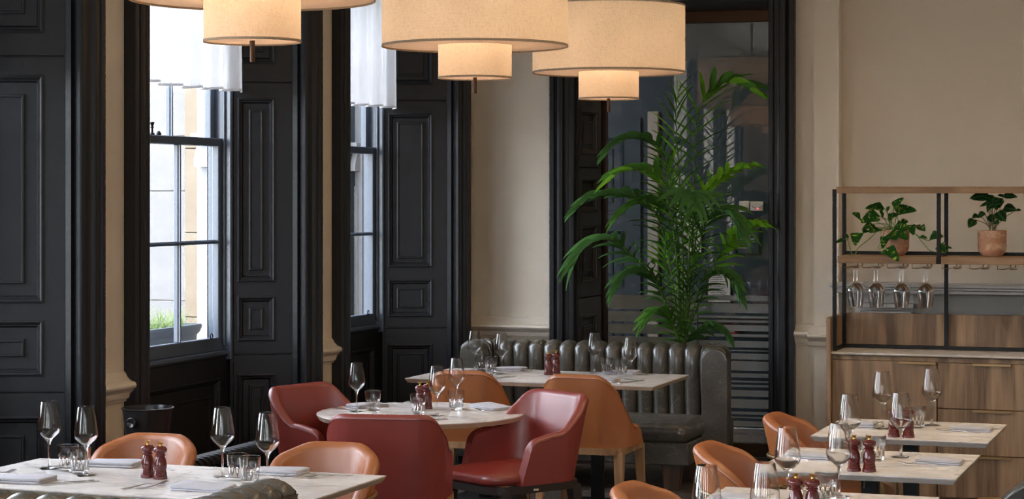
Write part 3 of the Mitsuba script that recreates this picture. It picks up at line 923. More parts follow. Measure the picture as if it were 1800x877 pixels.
def u_path(w, depth, r, n=97, front=0.):
    """an open U seen from above, open to +y: from the right front end round the back to the left; returns points, outward normals, signed arc from the back centre"""
    pts = []
    for t in np.linspace(front, -depth + r, 30)[:-1]: pts.append((w / 2, t, 1, 0))
    for a in np.linspace(0, -PI / 2, 24)[:-1]: pts.append((w / 2 - r + r * math.cos(a), -depth + r + r * math.sin(a), math.cos(a), math.sin(a)))
    for t in np.linspace(w / 2 - r, 0, 14): pts.append((t, -depth, 0, -1))
    p = np.array(pts)
    q = p[::-1][1:].copy(); q[:, 0] *= -1; q[:, 2] *= -1
    p = np.vstack([p, q])
    L = np.concatenate([[0], np.cumsum(np.hypot(*np.diff(p[:, :2], axis=0).T))])
    s = np.linspace(0, L[-1], n)
    out = np.column_stack([np.interp(s, L, p[:, i]) for i in range(4)])
    out[:, 2:] /= np.linalg.norm(out[:, 2:], axis=1, keepdims=True)
    return out[:, :2], out[:, 2:], s - L[-1] / 2


def shell(P2, N2, S, top, z0, T_, lean, zref, end_r=.05, nz=9, slant=0.):
    """an upholstered shell of thickness T_ standing on the path; top(s): height; lean(s): outward offset at height zref"""
    half = S[-1]
    secs, seams = [], []
    for (x, y), (nx, ny), s in zip(P2, N2, S):
        e = half - abs(s)
        h = top(abs(s))
        if e < end_r:
            h -= end_r * (1 - math.sqrt(max(0, 1 - (1 - e / end_r) ** 2)))
        R = T_ / 2
        prof = [(0., z) for z in np.linspace(z0, h - R, nz)]
        prof += [(-R + R * math.cos(a), h - R + R * math.sin(a)) for a in np.linspace(0, PI, 11)[1:-1]]
        prof += [(-T_, z) for z in np.linspace(h - R, z0, nz)]
        sec = []
        for n_, z in prof:
            f = max(0., (z - z0) / (zref - z0))
            o = n_ + lean(abs(s)) * f
            sec.append((x + nx * o, y + ny * o + slant * max(0., h - z) * max(0., 1 - e / .16), z))
        secs.append(sec)
        i = nz - 1
        q = np.array(sec[i]); seams.append(q + np.array([nx, ny, 0]) * .0012 + ZV * .004)
    secs = np.array(secs)
    m = grid_mesh(secs, close_v=True)
    n = secs.shape[1]
    v, F = m.vertices, [m.faces]
    for base, flip in ((0, 1), ((len(secs) - 1) * n, 0)):
        c = len(v)
        ring = v[base:base + n]
        i, j = np.arange(n), (np.arange(n) + 1) % n
        # bulged cap
        out = np.cross(ring[3] - ring[0], ring[n // 2] - ring[0])
        v = np.vstack([v, ring.mean(0)[None]])
        F.append(np.column_stack([np.full(n, c), base + (j if flip else i), base + (i if flip else j)]))
    m = trimesh.Trimesh(v, np.vstack(F), process=False)
    return m, np.array(seams)


def sstep(a, b, x):
    t = np.clip((x - a) / (b - a), 0, 1)
    return t * t * (3 - 2 * t)


P2, N2, S_ = u_path(.50, .26, .14, 129, .08)
gm, gseam = shell(P2, N2, S_, lambda s: .875 - .05 * sstep(.15, .25, s) ** 1.5 - .115 * sstep(.20, .36, s) - .02 * sstep(.36, .5, s), .47, .05, lambda s: .08 - .06 * sstep(.15, .4, s), .875, .06, 9, .30)
P2s, N2s, S_s = u_path(.54, .26, .17, 129, .08)
sm_, sseam = shell(P2s, N2s, S_s, lambda s: .870 - .055 * sstep(.09, .20, s) ** 1.5 - .235 * sstep(.16, .40, s), .47, .05, lambda s: .07 - .095 * sstep(.10, .3, s), .87, .07)
legs_dining = []
for sx in (-1, 1):
    for yf, yt in ((.235, .20), (-.27, -.21)):
        top = np.array([(sx * .215 + dx, yt + dy, .45) for dx, dy in ((-.026, -.026), (.026, -.026), (.026, .026), (-.026, .026))])
        bot = np.array([(sx * .232 + dx, yf + dy, 0) for dx, dy in ((-.014, -.014), (.014, -.014), (.014, .014), (-.014, .014))])
        legs_dining.append(trimesh.PointCloud(np.vstack([top, bot])).convex_hull)


def ring_rail(w, d, z0, z1, th, r, cy=0.):
    o = Polygon(rrect(w, d, r, 8, 0, cy))
    return extrude(o.difference(o.buffer(-th)), z1 - z0, z0)


RAILM = ring_rail(.50, .54, .434, .469, .03, .12, .0)
SEATM = pad(.44, .53, .47, .53, .10, .026, .022, .015)
CH = {}
for m_, s_ in (('red_leather', 'red_seam'), ('tan_leather', 'tan_seam')):
    CH[m_] = dict(shell=sd(gm, m_, 40), seam=sd(tube(gseam[6:-6], .0016, 5), s_, True), side=sd(sm_, m_, 40), side_seam=sd(tube(sseam[6:-6], .0016, 5), s_, True), seat=sd(SEATM, m_, 50))
for w_ in ('dark_wood', 'oak_leg'):
    CH[w_] = dict(legs=[sd(l, w_, False) for l in legs_dining], rail=sd(RAILM, w_, 40))


def armchair(label, leather, wood, x, y, face, side=False):
    k = thing('side_chair' if side else 'dining_armchair', label, 'chair', (x, y, 0), math.atan2(face[1], face[0]) - PI / 2)
    part(k, 'shell', CH[leather]['side' if side else 'shell'])
    part(k, 'seam', CH[leather]['side_seam' if side else 'seam'])
    part(k, 'seat_cushion', CH[leather]['seat'])
    part(k, 'seat_rail', CH[wood]['rail'])
    for l in CH[wood]['legs']: part(k, 'leg', l)
    return k


armchair('red leather armchair left of the round table, turned towards the room', 'red_leather', 'oak_leg', -4.262, 9.375, (.93, -.30))
armchair('red leather armchair seen from behind, in front of the round table', 'red_leather', 'oak_leg', -3.652, 8.60, (-.22, .97))
armchair('red armchair with a dark frame right of the round table, seat and arms showing', 'red_leather', 'dark_wood', -3.342, 9.315, (-.54, -.84))
armchair('tan leather dining chair seen from behind, partly hidden by the round table', 'tan_leather', 'oak_leg', -4.10, 10.86, (-.08, 1), True)
armchair('tan dining chair with pale oak legs seen from behind, beside the channelled sofa', 'tan_leather', 'oak_leg', -3.41, 10.83, (-.02, 1), True)

# low tub chairs with a brass hoop
P2t, N2t, St = u_path(.40, .23, .175, 129, .02)


def tub_top(s):
    return .80 - .035 * sstep(.08, .20, s) - .21 * sstep(.16, .44, s) ** 1.2


tm, tseam = shell(P2t, N2t, St, tub_top, .46, .06, lambda s: .075 - .035 * sstep(.2, .5, s), .80, .07)
half = len(P2t) // 2
hoop = []
for (x, y), (nx, ny), s in zip(P2t, N2t, St):
    o = .034 + .006
    hoop.append((x + nx * o, y + ny * o, .612 - .03 * sstep(.2, .5, abs(s))))
hoop = np.array(hoop)
r_end = crom([hoop[0], (.255, .12, .588), (.25, .24, .57), (.235, .292, .52), (.225, .30, .40), (.235, .30, 0)], 40)
l_end = r_end * np.array([-1, 1, 1])
HOOP = cat(tube(np.vstack([r_end[::-1][:-1], hoop, l_end[1:]]), .0105, 10))
TUB = {}
for m_, s_ in (('tan_leather', 'tan_seam'), ('sofa_leather', 'sofa_shell')):
    TUB[m_] = dict(shell=sd(tm, m_, 40), seam=sd(tube(tseam[8:-8], .0016, 5), s_, True), seat=sd(pad(.44, .56, .405, .475, .19, .03, .015, .03), m_, 50))
HOOPD = sd(HOOP, 'satin_brass', True)
BLEG = [sd(tube([(sx * .2, -.2, .42), (sx * .235, -.27, 0)], .0105, 10), 'satin_brass', True) for sx in (-1, 1)]


def tub(label, x, y, face, leather='tan_leather'):
    k = thing('tub_chair', label, 'chair', (x, y, 0), math.atan2(face[1], face[0]) - PI / 2)
    part(k, 'shell', TUB[leather]['shell'])
    part(k, 'seam', TUB[leather]['seam'])
    part(k, 'seat_cushion', TUB[leather]['seat'])
    part(k, 'brass_frame', HOOPD, label='bent brass hoop forming arms and front legs')
    for b in BLEG: part(k, 'leg', b)


tub('tan leather tub chair at the small table nearest the sideboard', -1.86, 9.60, (1, 0))
tub('tan leather tub chair at the middle small table on the right', -1.88, 8.38, (1, 0))
tub('tan leather tub chair at the nearest small table, cut by the bottom edge', -1.85, 7.10, (1, 0))
tub('tan leather tub chair behind the left marble table, below the ice bucket', -4.46, 7.64, (.06, -1))
tub('tan leather tub chair behind the right end of the left marble table', -3.60, 7.62, (.04, -1))
tub('dark olive leather tub chair at the bottom right corner', -.92, 8.32, (-1, .1), 'sofa_leather')


# ------------------------------------------------------------------ channelled sofas
def sofa(label, at, rz, W, arm, nch_w=.105, group=None):
    k = thing('channelled_sofa', label, 'sofa', at, rz)
    T_, R = .15, .20                      # thickness of the back, corner radius of the outer face
    P2, N2, S = u_path(W, 0, R, 601, arm)  # outer face; back at y = 0, arms towards +y
    L = S[-1] * 2
    n = int(round(L / nch_w))
    ss = S + S[-1]
    def at_s(s):
        return np.array([np.interp(s, ss, P2[:, i]) for i in (0, 1)]), np.array([np.interp(s, ss, N2[:, i]) for i in (0, 1)])
    zs0, zt = .40, .848
    for c in range(n):
        secs = []
        for q in np.linspace(0, 1, 9):
            s = (c + q) * L / n
            b = math.sin(PI * q) ** .55 if 0 < q < 1 else 0.
            o, nn = at_s(s)
            nn = nn / np.linalg.norm(nn)
            endk = min(1, min(s, L - s) / .03)
            prof = [(.012, .80), (.006, zt - .03)]
            hh = .034 * b - .004
            for a in np.linspace(0, PI, 11):
                prof.append((T_ / 2 - (T_ / 2 - .004) * math.cos(a) * 1.0 + (.022 * b if a > PI / 2 else 0) * (-math.cos(a)), zt - .02 + (.02 + hh) * math.sin(a)))
            for z in np.linspace(zt - .06, zs0, 8):
                prof.append((T_ - .008 + .042 * b - .02 * sstep(.7, .4, z), z))
            prof.append((.02, zs0))
            sec = [(o[0] - nn[0] * d, o[1] - nn[1] * d, z) for d, z in prof]
            secs.append(sec)
        m = loft(np.array(secs))
        m.fix_normals()
        part(k, 'channel', m, 'sofa_leather', 35)
    # outer skin, the plain panel outside
    sk = np.array([[(p[0] + nn[0] * d, p[1] + nn[1] * d, z) for d, z in ((-.02, .17), (0, .18), (.002, .6), (0, zt - .030), (-.012, zt - .026))] for p, nn in zip(P2[::6], N2[::6])])
    part(k, 'outer_panel', grid_mesh(sk), 'sofa_leather', 35)
    seam = np.array([(p[0] + nn[0] * .001, p[1] + nn[1] * .001, zt - .028) for p, nn in zip(P2[::6], N2[::6])])
    part(k, 'seam', tube(seam, .003, 6), 'sofa_shell')
    for sx in (-1, 1):                    # faced ends of the arms
        xm = sx * (W / 2 - T_ / 2 - .005)
        o = np.array([(xm + dx, z) for dx, z in [(-.088, .175), (.078, .175), (.079, .80)] + [(.079 * math.cos(a) - .004, .80 + .062 * math.sin(a)) for a in np.linspace(.1, PI - .1, 9)] + [(-.088, .80)]])
        secs = [np.array([(xm + (x - xm) * q, y_, .17 + (z - .17) * (1 - (1 - q) * .25)) for x, z in o]) for y_, q in ((arm - .06, 1), (arm + .004, 1), (arm + .014, .975), (arm + .018, .90))]
        m = loft(secs); m.fix_normals()
        part(k, 'arm_facing', m, 'sofa_leather', 40)
    # seat
    d0, d1 = T_ - .02, .76
    w = W - 2 * T_ + .03
    sm = pad(w, d1 - d0, .30, .425, .07, .05, .012, (d0 + d1) / 2)
    part(k, 'seat_cushion', sm, 'sofa_leather', 50)
    part(k, 'base', cat(bx(-w / 2, w / 2, .02, d1 - .02, .165, .305, .008), bx(-W / 2 + .02, W / 2 - .02, .02, arm - .02, .165, .4, .01)), 'sofa_leather')
    for sx in (-1, 1):
        for y in (.12, d1 - .12):
            lg = trimesh.PointCloud([(sx * (W / 2 - .26) + dx, y + dy, .168) for dx in (-.06, .06) for dy in (-.04, .04)] + [(sx * (W / 2 - .26) + dx, y + dy, 0) for dx in (-.045, .045) for dy in (-.03, .03)]).convex_hull
            part(k, 'leg', lg, 'sofa_leg_wood', False)
    return k


sofa('grey-green leather channelled sofa along the back wall, in front of the palm', (-4.005, 12.98, 0), PI, 1.81, .30)
sofa('grey-green leather channelled sofa cut by the bottom left edge, its back to the viewer', (-3.90, 5.66, 0), 0, 1.70, .68)

# ------------------------------------------------------------------ radiator, ice bucket
k = thing('column_radiator', 'black column radiator under the nearer sash window, behind the tan chairs', 'radiator', (-4.985, 8.95, 0))
col = cat(*[tube(crom([(dx, 0, .08), (dx, 0, .25), (dx, 0, .46)], 8), .014, 8) for dx in (-.045, .045)], tube(crom([(-.06, 0, .47), (-.045, 0, .495), (0, 0, .50), (.045, 0, .495), (.06, 0, .47)], 12), .02, 8), tube(crom([(-.06, 0, .1), (-.045, 0, .075), (0, 0, .07), (.045, 0, .075), (.06, 0, .1)], 12), .02, 8))
cold = sd(col, 'black_metal', 40)
for i in range(22):
    part(k, 'section', cold, to=T().translate([0, i * .06, 0]))
part(k, 'foot', cat(bx(-.05, .05, -.012, .012, 0, .07, .004), bx(-.05, .05, 1.25, 1.27, 0, .07, .004)), 'black_metal')

k = thing('ice_bucket', 'black wine bucket with a round knob on a slim stand, behind the left tan chair', 'bucket', (-4.80, 8.38, 0))
part(k, 'bucket', lathe([(0, .63), (.088, .63), (.09, .634), (.116, .846), (.122, .850), (.122, .855), (.115, .856), (.112, .845), (.086, .64), (0, .64)], 56), 'black_plastic', 40)
part(k, 'knob', lathe([(r * 1.4, z) for r, z in [(0, 0), (.012, 0), (.012, .012), (.017, .016), (.017, .024), (.0145, .026), (.008, .021), (0, .020)]], 24).apply_transform(place_frame((-.012, -.108, .795), XV, ZV, -YV)), 'black_plastic', 40)
part(k, 'stand', cat(lathe([(0, .60), (.095, .60), (.095, .612), (.092, .63), (0, .63)], 40), lathe([(0, 0), (.14, 0), (.14, .008), (.015, .016), (.012, .02), (.012, .6), (0, .6)], 36)), 'black_metal', 30)

# ------------------------------------------------------------------ tableware


def wine_mesh(H, n=56):
    s = H / .265
    o = [(0, 0), (.037, 0), (.038, .0008), (.037, .0022), (.022, .0038), (.010, .0065), (.0055, .013), (.0042, .03), (.0039, .06), (.0042, .09), (.0056, .102), (.010, .1105), (.020, .1205), (.030, .130), (.0385, .1385), (.0440, .147), (.0458, .156), (.0452, .168), (.0425, .190), (.0385, .220), (.0335, .250), (.0308, .2642), (.0304, .265)]
    i = [(.0297, .2642), (.0325, .250), (.0376, .220), (.0416, .190), (.0443, .168), (.0449, .156), (.0431, .1485), (.0377, .1403), (.029, .132), (.019, .1226), (.009, .1155), (0, .113)]
    m = lathe([(r * s, z * s) for r, z in o + i], n)
    m.fix_normals()
    return m


def tumbler_mesh(n=96, h=.102):
    o = [(0, .0), (.029, 0), (.0335, .003), (.0345, .008), (.0362, .05), (.0372, .056), (.0385, .058), (.0405, .08), (.0418, h - .001), (.0414, h)]
    i = [(.0404, h - .001), (.0392, .08), (.0366, .058), (.0352, .05), (.0335, .018), (.030, .0135), (0, .0125)]
    def mod(th, j):
        if 2 <= j <= 5:
            return 1 - .035 * np.abs(np.sin(th * 6)) if j > 2 else 1 - .02 * np.abs(np.sin(th * 6))
        return 1.
    m = lathe(o + i, n, mod)
    m.fix_normals()
    return m


WINE = {h: sd(wine_mesh(h), 'glass', 35) for h in (.268, .246)}
TUMB = sd(tumbler_mesh(), 'glass', 30)


def stemware(name, label, pair, at, group=None):
    single(name, label, 'wine glass', pair, at=at, group=group)


def wine(label, x, y, h, group=None):
    stemware('wine_glass', label, WINE[h], (x, y, TZ + .0005), group)


def tumbler(label, x, y):
    single('water_tumbler', label, 'tumbler', TUMB, at=(x, y, TZ + .0005), rz=float(rng.uniform(0, 1)))


MILLB = sd(lathe([(r * 1.24, z * .95) for r, z in [(0, 0), (.0215, 0), (.022, .002), (.0215, .012), (.0195, .014), (.0205, .018), (.0190, .021), (.0200, .0245), (.0183, .028), (.0192, .0315), (.0175, .035), (.0190, .04), (.0200, .05), (.0198, .060), (.0178, .074), (.0145, .087), (.0125, .091), (.0160, .0945), (.0162, .097), (.0125, .100), (.0128, .103), (.0185, .108), (.0212, .115), (.0205, .122), (.0160, .1285), (.007, .1325), (0, .133)]], 40), 'mill_wood', 40)
MILLK = sd(lathe([(r * 1.15, z * .95) for r, z in [(0, .132), (.0055, .132), (.0048, .138), (.0052, .142), (.0092, .1465), (.0096, .1485), (.0070, .1490), (.0060, .1475), (0, .1475)]], 24), 'brass', 40)


def mill(label, x, y):
    k = thing('pepper_mill', label, 'pepper mill', (x, y, TZ + .0005))
    part(k, 'body', MILLB)
    part(k, 'knob', MILLK, label='brass winding knob')


def bend(poly, th, zf, res=.006):
    m = trimesh.creation.extrude_polygon(poly, th, engine='earcut')
    m = m.subdivide_to_size(res * 2.5)
    v = m.vertices.copy()
    v[:, 2] += zf(v[:, 1])
    m.vertices = v
    return m


def smooth_poly(half):
    L = [(-w, y) for y, w in half] + [(w, y) for y, w in half[::-1]]
    return Polygon(L)


HAND = [(-.10, .0075), (-.099, .009), (-.085, .0088), (-.05, .006), (0, .0038), (.03, .0034)]
forkp = smooth_poly(HAND + [(.038, .006), (.046, .0115), (.052, .012)])
tines = [sbox(-.0118 + i * .0068, .050, -.0118 + i * .0068 + .0034, .099) for i in range(4)]
FORK = sd(bend(forkp.union(tines[0]).union(tines[1]).union(tines[2]).union(tines[3]).buffer(.0004), .0018, lambda y: .010 * np.exp(-((y - .01) / .05) ** 2) + .012 * sstep(.055, .1, y) + .001), 'steel', 30)
KNIFE = sd(bend(Polygon([(-.0045, -.11), (-.006, -.1), (-.005, 0), (-.006, .01), (-.0065, .05), (-.006, .1), (-.001, .118), (.008, .105), (.010, .07), (.009, .02), (.005, .01), (.0045, 0), (.0065, -.1), (.0045, -.11)]), .003, lambda y: 0 * y + .0005), 'steel', 30)
SPOON = sd(bend(smooth_poly(HAND + [(.04, .006), (.05, .0135), (.065, .018), (.082, .016), (.093, .008), (.096, .002)]), .002, lambda y: .010 * np.exp(-((y - .01) / .05) ** 2) + .003 * sstep(.06, .1, y) + .001), 'steel', 30)


def cutlery(kind, label, x, y, deg, z=0.):
    single('table_' + kind, label, kind, {'fork': FORK, 'knife': KNIFE, 'spoon': SPOON}[kind], at=(x, y, TZ + .0005 + z), rz=math.radians(deg))


def napkin_mesh(w, d, seed):
    r = np.random.default_rng(seed)
    ms = []
    for i, (ww, dd, z0, z1, ox, oy) in enumerate(((w, d, 0, .009, 0, 0), (w * .985, d * .97, .0085, .019, r.uniform(-.004, .004), r.uniform(-.006, .006)))):
        m = pad(ww, dd, z0, z1, .008, .0045, .002 if i else 0)
        m.apply_translation((ox, oy, 0))
        v = m.vertices.copy()
        v[:, 2] += (.004 * np.sin(v[:, 0] * 19 + seed) + .004 * np.abs(v[:, 0] / w) * np.sin(v[:, 1] * 14 + seed * 2)) * (v[:, 2] / .02)
        m.vertices = v
        ms.append(m)
    return ms


NAP = {}


def napkin(label, x, y, deg, w=.19, d=.125):
    key = (w, d, int(x * 7) % 3)
    if key not in NAP:
        NAP[key] = [sd(m, 'napkin_cloth', 60) for m in napkin_mesh(w, d, key[2] + 1)]
    k = thing('folded_napkin', label, 'napkin', (x, y, TZ + .0005), math.radians(deg))
    for m in NAP[key]: part(k, 'fold', m)


# left table
for lab, x, y in (('wine glass at the left end of the left marble table, leftmost in the picture', -4.493, 7.065), ('wine glass beside the two tumblers at the left end of the left marble table', -4.249, 6.943), ('wine glass left of the second tumbler pair on the left marble table', -3.734, 7.094), ('wine glass on the left marble table in front of the right tan chair', -3.486, 6.984)):
    wine(lab, x, y, .268)
for lab, x, y in (('back tumbler of the pair at the left end of the left marble table', -4.385, 7.033), ('front tumbler of the pair at the left end of the left marble table', -4.301, 6.985), ('back tumbler of the right-hand pair on the left marble table', -3.628, 7.015), ('front tumbler of the right-hand pair on the left marble table', -3.55, 6.965)):
    tumbler(lab, x, y)
mill('dark red pepper mill on the left marble table, left one of the pair', -3.999, 6.982)
mill('dark red pepper mill on the left marble table, right one of the pair', -3.931, 6.960)
napkin('folded grey napkin at the near left corner of the left marble table', -4.40, 6.72, 4, .24, .15)
napkin('folded grey napkin on the left marble table in front of the left tan chair', -4.30, 7.235, 4, .23, .14)
napkin('folded grey napkin on the left marble table just behind the sofa arm', -3.64, 6.77, 4, .22, .14)
napkin('folded grey napkin on the left marble table in front of the right tan chair', -3.57, 7.245, 2, .22, .14)
cutlery('knife', 'left one of the two knives beside the near left napkin', -4.215, 6.74, -38)
cutlery('knife', 'right one of the two knives beside the near left napkin', -4.185, 6.725, -38)
cutlery('knife', 'knife behind the leftmost wine glass', -4.49, 7.16, -20)
cutlery('fork', 'fork at the left edge of the picture on the left marble table', -4.56, 6.80, -10, .002)
cutlery('fork', 'fork right of the back left napkin on the left marble table, nearer the napkin', -4.155, 7.20, 60)
cutlery('fork', 'fork right of the back left napkin on the left marble table, farther from the napkin', -4.09, 7.225, 64)
cutlery('fork', 'left one of the two forks in front of the pepper mills', -3.875, 6.745, -30)
cutlery('fork', 'right one of the two forks in front of the pepper mills', -3.82, 6.765, -30)
cutlery('fork', 'fork on the left marble table in front of the right tan chair', -3.415, 7.20, 128)
cutlery('spoon', 'spoon on the left marble table in front of the right tan chair', -3.345, 7.22, 128)
# round table
for lab, x, y in (('wine glass at the left of the round table', -4.207, 9.427), ('wine glass at the front of the round table, in front of the pepper mills', -3.759, 9.392), ('wine glass at the back of the round table, before the left tan chair', -3.844, 9.88)):
    wine(lab, x, y, .246)
for lab, x, y in (('tumbler at the left of the round table', -4.145, 9.488), ('tumbler at the middle of the round table, before the pepper mills', -3.866, 9.409), ('tumbler at the right of the round table', -3.769, 9.68)):
    tumbler(lab, x, y)
mill('dark red pepper mill on the round table, left one of the pair', -3.935, 9.60)
mill('dark red pepper mill on the round table, right one of the pair', -3.925, 9.675)
napkin('folded grey napkin at the left side of the round table', -4.25, 9.655, 60, .20, .12)
napkin('folded grey napkin at the right side of the round table', -3.62, 9.80, -35, .22, .13)
napkin('folded grey napkin at the front of the round table, behind the red chair back', -3.87, 9.14, 12, .20, .13)
cutlery('fork', 'fork at the back left of the round table', -4.18, 9.80, -50)
cutlery('knife', 'left knife at the left rim of the round table', -4.335, 9.52, 60)
cutlery('knife', 'right knife at the left rim of the round table', -4.30, 9.49, 60)
cutlery('knife', 'left knife at the front of the round table', -3.74, 9.15, -28)
cutlery('knife', 'right knife at the front of the round table', -3.705, 9.165, -28)
cutlery('fork', 'nearer fork at the right of the round table', -3.655, 9.645, -120)
cutlery('fork', 'farther fork at the right of the round table', -3.685, 9.695, -120)
cutlery('fork', 'fork behind the red chair back on the round table, only its tines showing', -4.04, 9.22, 10)
# back table
for lab, x, y in (('wine glass at the left end of the table before the channelled sofa', -4.492, 11.85), ('second wine glass from the left on the table before the channelled sofa', -4.252, 11.681), ('second wine glass from the right on the table before the channelled sofa', -3.745, 11.946), ('wine glass at the right end of the table before the channelled sofa', -3.42, 11.615)):
    wine(lab, x, y, .246)
for lab, x, y in (('left tumbler of the left pair on the table before the channelled sofa', -4.432, 11.82), ('right tumbler of the left pair on the table before the channelled sofa', -4.327, 11.695), ('left tumbler of the right pair on the table before the channelled sofa', -3.646, 11.877), ('right tumbler of the right pair on the table before the channelled sofa', -3.525, 11.777)):
    tumbler(lab, x, y)
mill('dark red pepper mill on the table before the channelled sofa, left one of the pair', -3.968, 11.73)
mill('dark red pepper mill on the table before the channelled sofa, right one of the pair', -3.95, 11.82)
napkin('folded grey napkin near the sofa at the left of its table', -4.29, 11.93, 0, .20, .12)
napkin('folded grey napkin at the near left edge of the table before the channelled sofa', -4.33, 11.45, 0, .18, .13)
napkin('folded grey napkin near the sofa at the right of its table', -3.56, 11.94, 0, .20, .12)
napkin('folded grey napkin behind the right tan chair on the table before the sofa', -3.53, 11.42, 0, .18, .13)
for lab, x, y, a, kd in (('left knife at the near left of the table before the sofa', -4.175, 11.44, -12, 'knife'), ('right knife at the near left of the table before the sofa', -4.145, 11.45, -12, 'knife'), ('left fork beside the left napkin near the sofa', -4.155, 11.93, 165, 'fork'), ('right fork beside the left napkin near the sofa', -4.12, 11.94, 165, 'fork'),
                         ('left knife at the near right of the table before the sofa', -3.38, 11.44, -14, 'knife'), ('right knife at the near right of the table before the sofa', -3.35, 11.45, -14, 'knife'), ('left fork beside the right napkin near the sofa', -3.42, 11.90, 170, 'fork'), ('right fork beside the right napkin near the sofa', -3.385, 11.91, 170, 'fork')):
    cutlery(kd, lab, x, y, a)
# small square tables
for lab, x, y in (('wine glass on the table nearest the sideboard, left of its pepper mills', -1.595, 9.571), ('wine glass on the table nearest the sideboard, right of its pepper mills', -1.398, 9.79), ('wine glass at the left of the middle small table', -1.541, 8.439), ('wine glass at the right of the middle small table, in front of a tumbler', -1.351, 8.565),
                  ('wine glass on the nearest small table, left one, before the tub chairs', -1.531, 7.17), ('wine glass on the nearest small table, before the middle pepper mills', -1.385, 7.37), ('wine glass at the bottom edge, left one, below the nearest tub chair', -1.551, 6.09), ('wine glass at the bottom edge, right one, in front of the nearest small table', -1.396, 6.21)):
    wine(lab, x, y, .268)
for lab, x, y in (('tumbler on the table nearest the sideboard, right one', -1.451, 9.671), ('tumbler on the table nearest the sideboard, behind a wine glass and the pepper mills', -1.494, 9.56), ('right tumbler on the middle small table', -1.434, 8.449), ('left tumbler on the middle small table, behind the pepper mills', -1.488, 8.346), ('right tumbler on the nearest small table', -1.408, 7.257), ('left tumbler on the nearest small table, behind the pepper mills', -1.47, 7.149)):
    tumbler(lab, x, y)
for t_, x, y, x2, y2 in (('the table nearest the sideboard', -1.494, 9.275, -1.435, 9.274), ('the middle small table', -1.459, 8.081, -1.405, 8.083), ('the nearest small table', -1.447, 6.913, -1.397, 6.917)):
    mill(f'dark red pepper mill on {t_}, left one of the pair', x, y)
    mill(f'dark red pepper mill on {t_}, right one of the pair', x2 + .006, y2)
for t_, cx, cy in (('the table nearest the sideboard', -1.463, 9.577), ('the middle small table', -1.444, 8.375), ('the nearest small table', -1.437, 7.11)):
    napkin(f'folded grey napkin at the right side of {t_}', cx + .27, cy + .06, 0, .19, .12)
    napkin(f'folded grey napkin at the left side of {t_}', cx - .265, cy + .06, 0, .19, .12)
    cutlery('fork', f'fork at the right side of {t_}', cx + .22, cy - .045, 97)
    cutlery('knife', f'knife at the right side of {t_}', cx + .28, cy + .155, 90)
    cutlery('fork', f'fork at the left side of {t_}', cx - .255, cy + .155, -90)
    cutlery('knife', f'knife at the left side of {t_}', cx - .27, cy - .035, -90)
# glasses hanging under the rack shelf
HW = sd(tfm(wine_mesh(.25), np.diag([1, 1, -1, 1.])), 'glass', 35)
for i, x in enumerate(HANG):
    for j, y in enumerate((12.33, 12.45)):
        stemware('hanging_wine_glass', '%s upside-down wine glass of the %s hanging pair under the rack shelf' % (('front', 'rear')[j], ('leftmost', 'second', 'third', 'rightmost')[i]), HW, (x, y, 1.4104), 'wine glasses hanging upside down under the rack shelf')
# glasses seen in the lobby
k = thing('side_table', 'dark ledge in the lobby behind the striped glass', 'ledge', (-3.66, 15.55, 0))
part(k, 'top', bx(-.35, .28, -.2, .2, .84, .87, .003), 'black_metal')
part(k, 'leg', bx(-.3, -.26, -.15, -.11, 0, .84), 'black_metal'); part(k, 'leg', bx(.2, .24, -.15, -.11, 0, .84), 'black_metal')
for x, y in ((-3.70, 15.5), (-3.58, 15.6)):
    stemware('wine_glass', 'wine glass in the lobby behind the striped glass, %s one' % ('left' if x < -3.65 else 'right'), WINE[.246], (x, y, .8705))

# ------------------------------------------------------------------ plants


def leaf_blade(base, tip, w, up, droop=.12, n=7, fold=.25, shape='ovate', cup=0.):
    """a leaf from base to tip, folded along its midrib; up: rough normal of its upper face"""
    base, tip, up = map(lambda a: np.asarray(a, float), (base, tip, up))
    ax = tip - base
    L = np.linalg.norm(ax); ax = ax / L
    side = np.cross(ax, up); side /= np.linalg.norm(side) + 1e-9
    nrm = np.cross(side, ax)
    P, U = [], []
    for t in np.linspace(0, 1, n):
        hw = w / 2 * {'ovate': (math.sin(PI * min(1, t * .97 + .03) ** .62)) ** .8, 'heart': min(1, t * 7) ** .5 * (1 - t) ** .62 * 1.18, 'blade': min(1, t * 5 + .25) * (1 - t ** 2.2) ** .8}[shape]
        if t == 1: hw = .0004
        c = base + ax * L * t + nrm * droop * L * (4 * t * (1 - t)) * .5
        P.append([c - side * hw + nrm * fold * hw, c, c + side * hw + nrm * fold * hw])
        U.append([(.5 - .5 * hw / (w / 2), t), (.5, t), (.5 + .5 * hw / (w / 2), t)])
    return grid_mesh(np.array(P)), np.array(U).reshape(-1, 2)


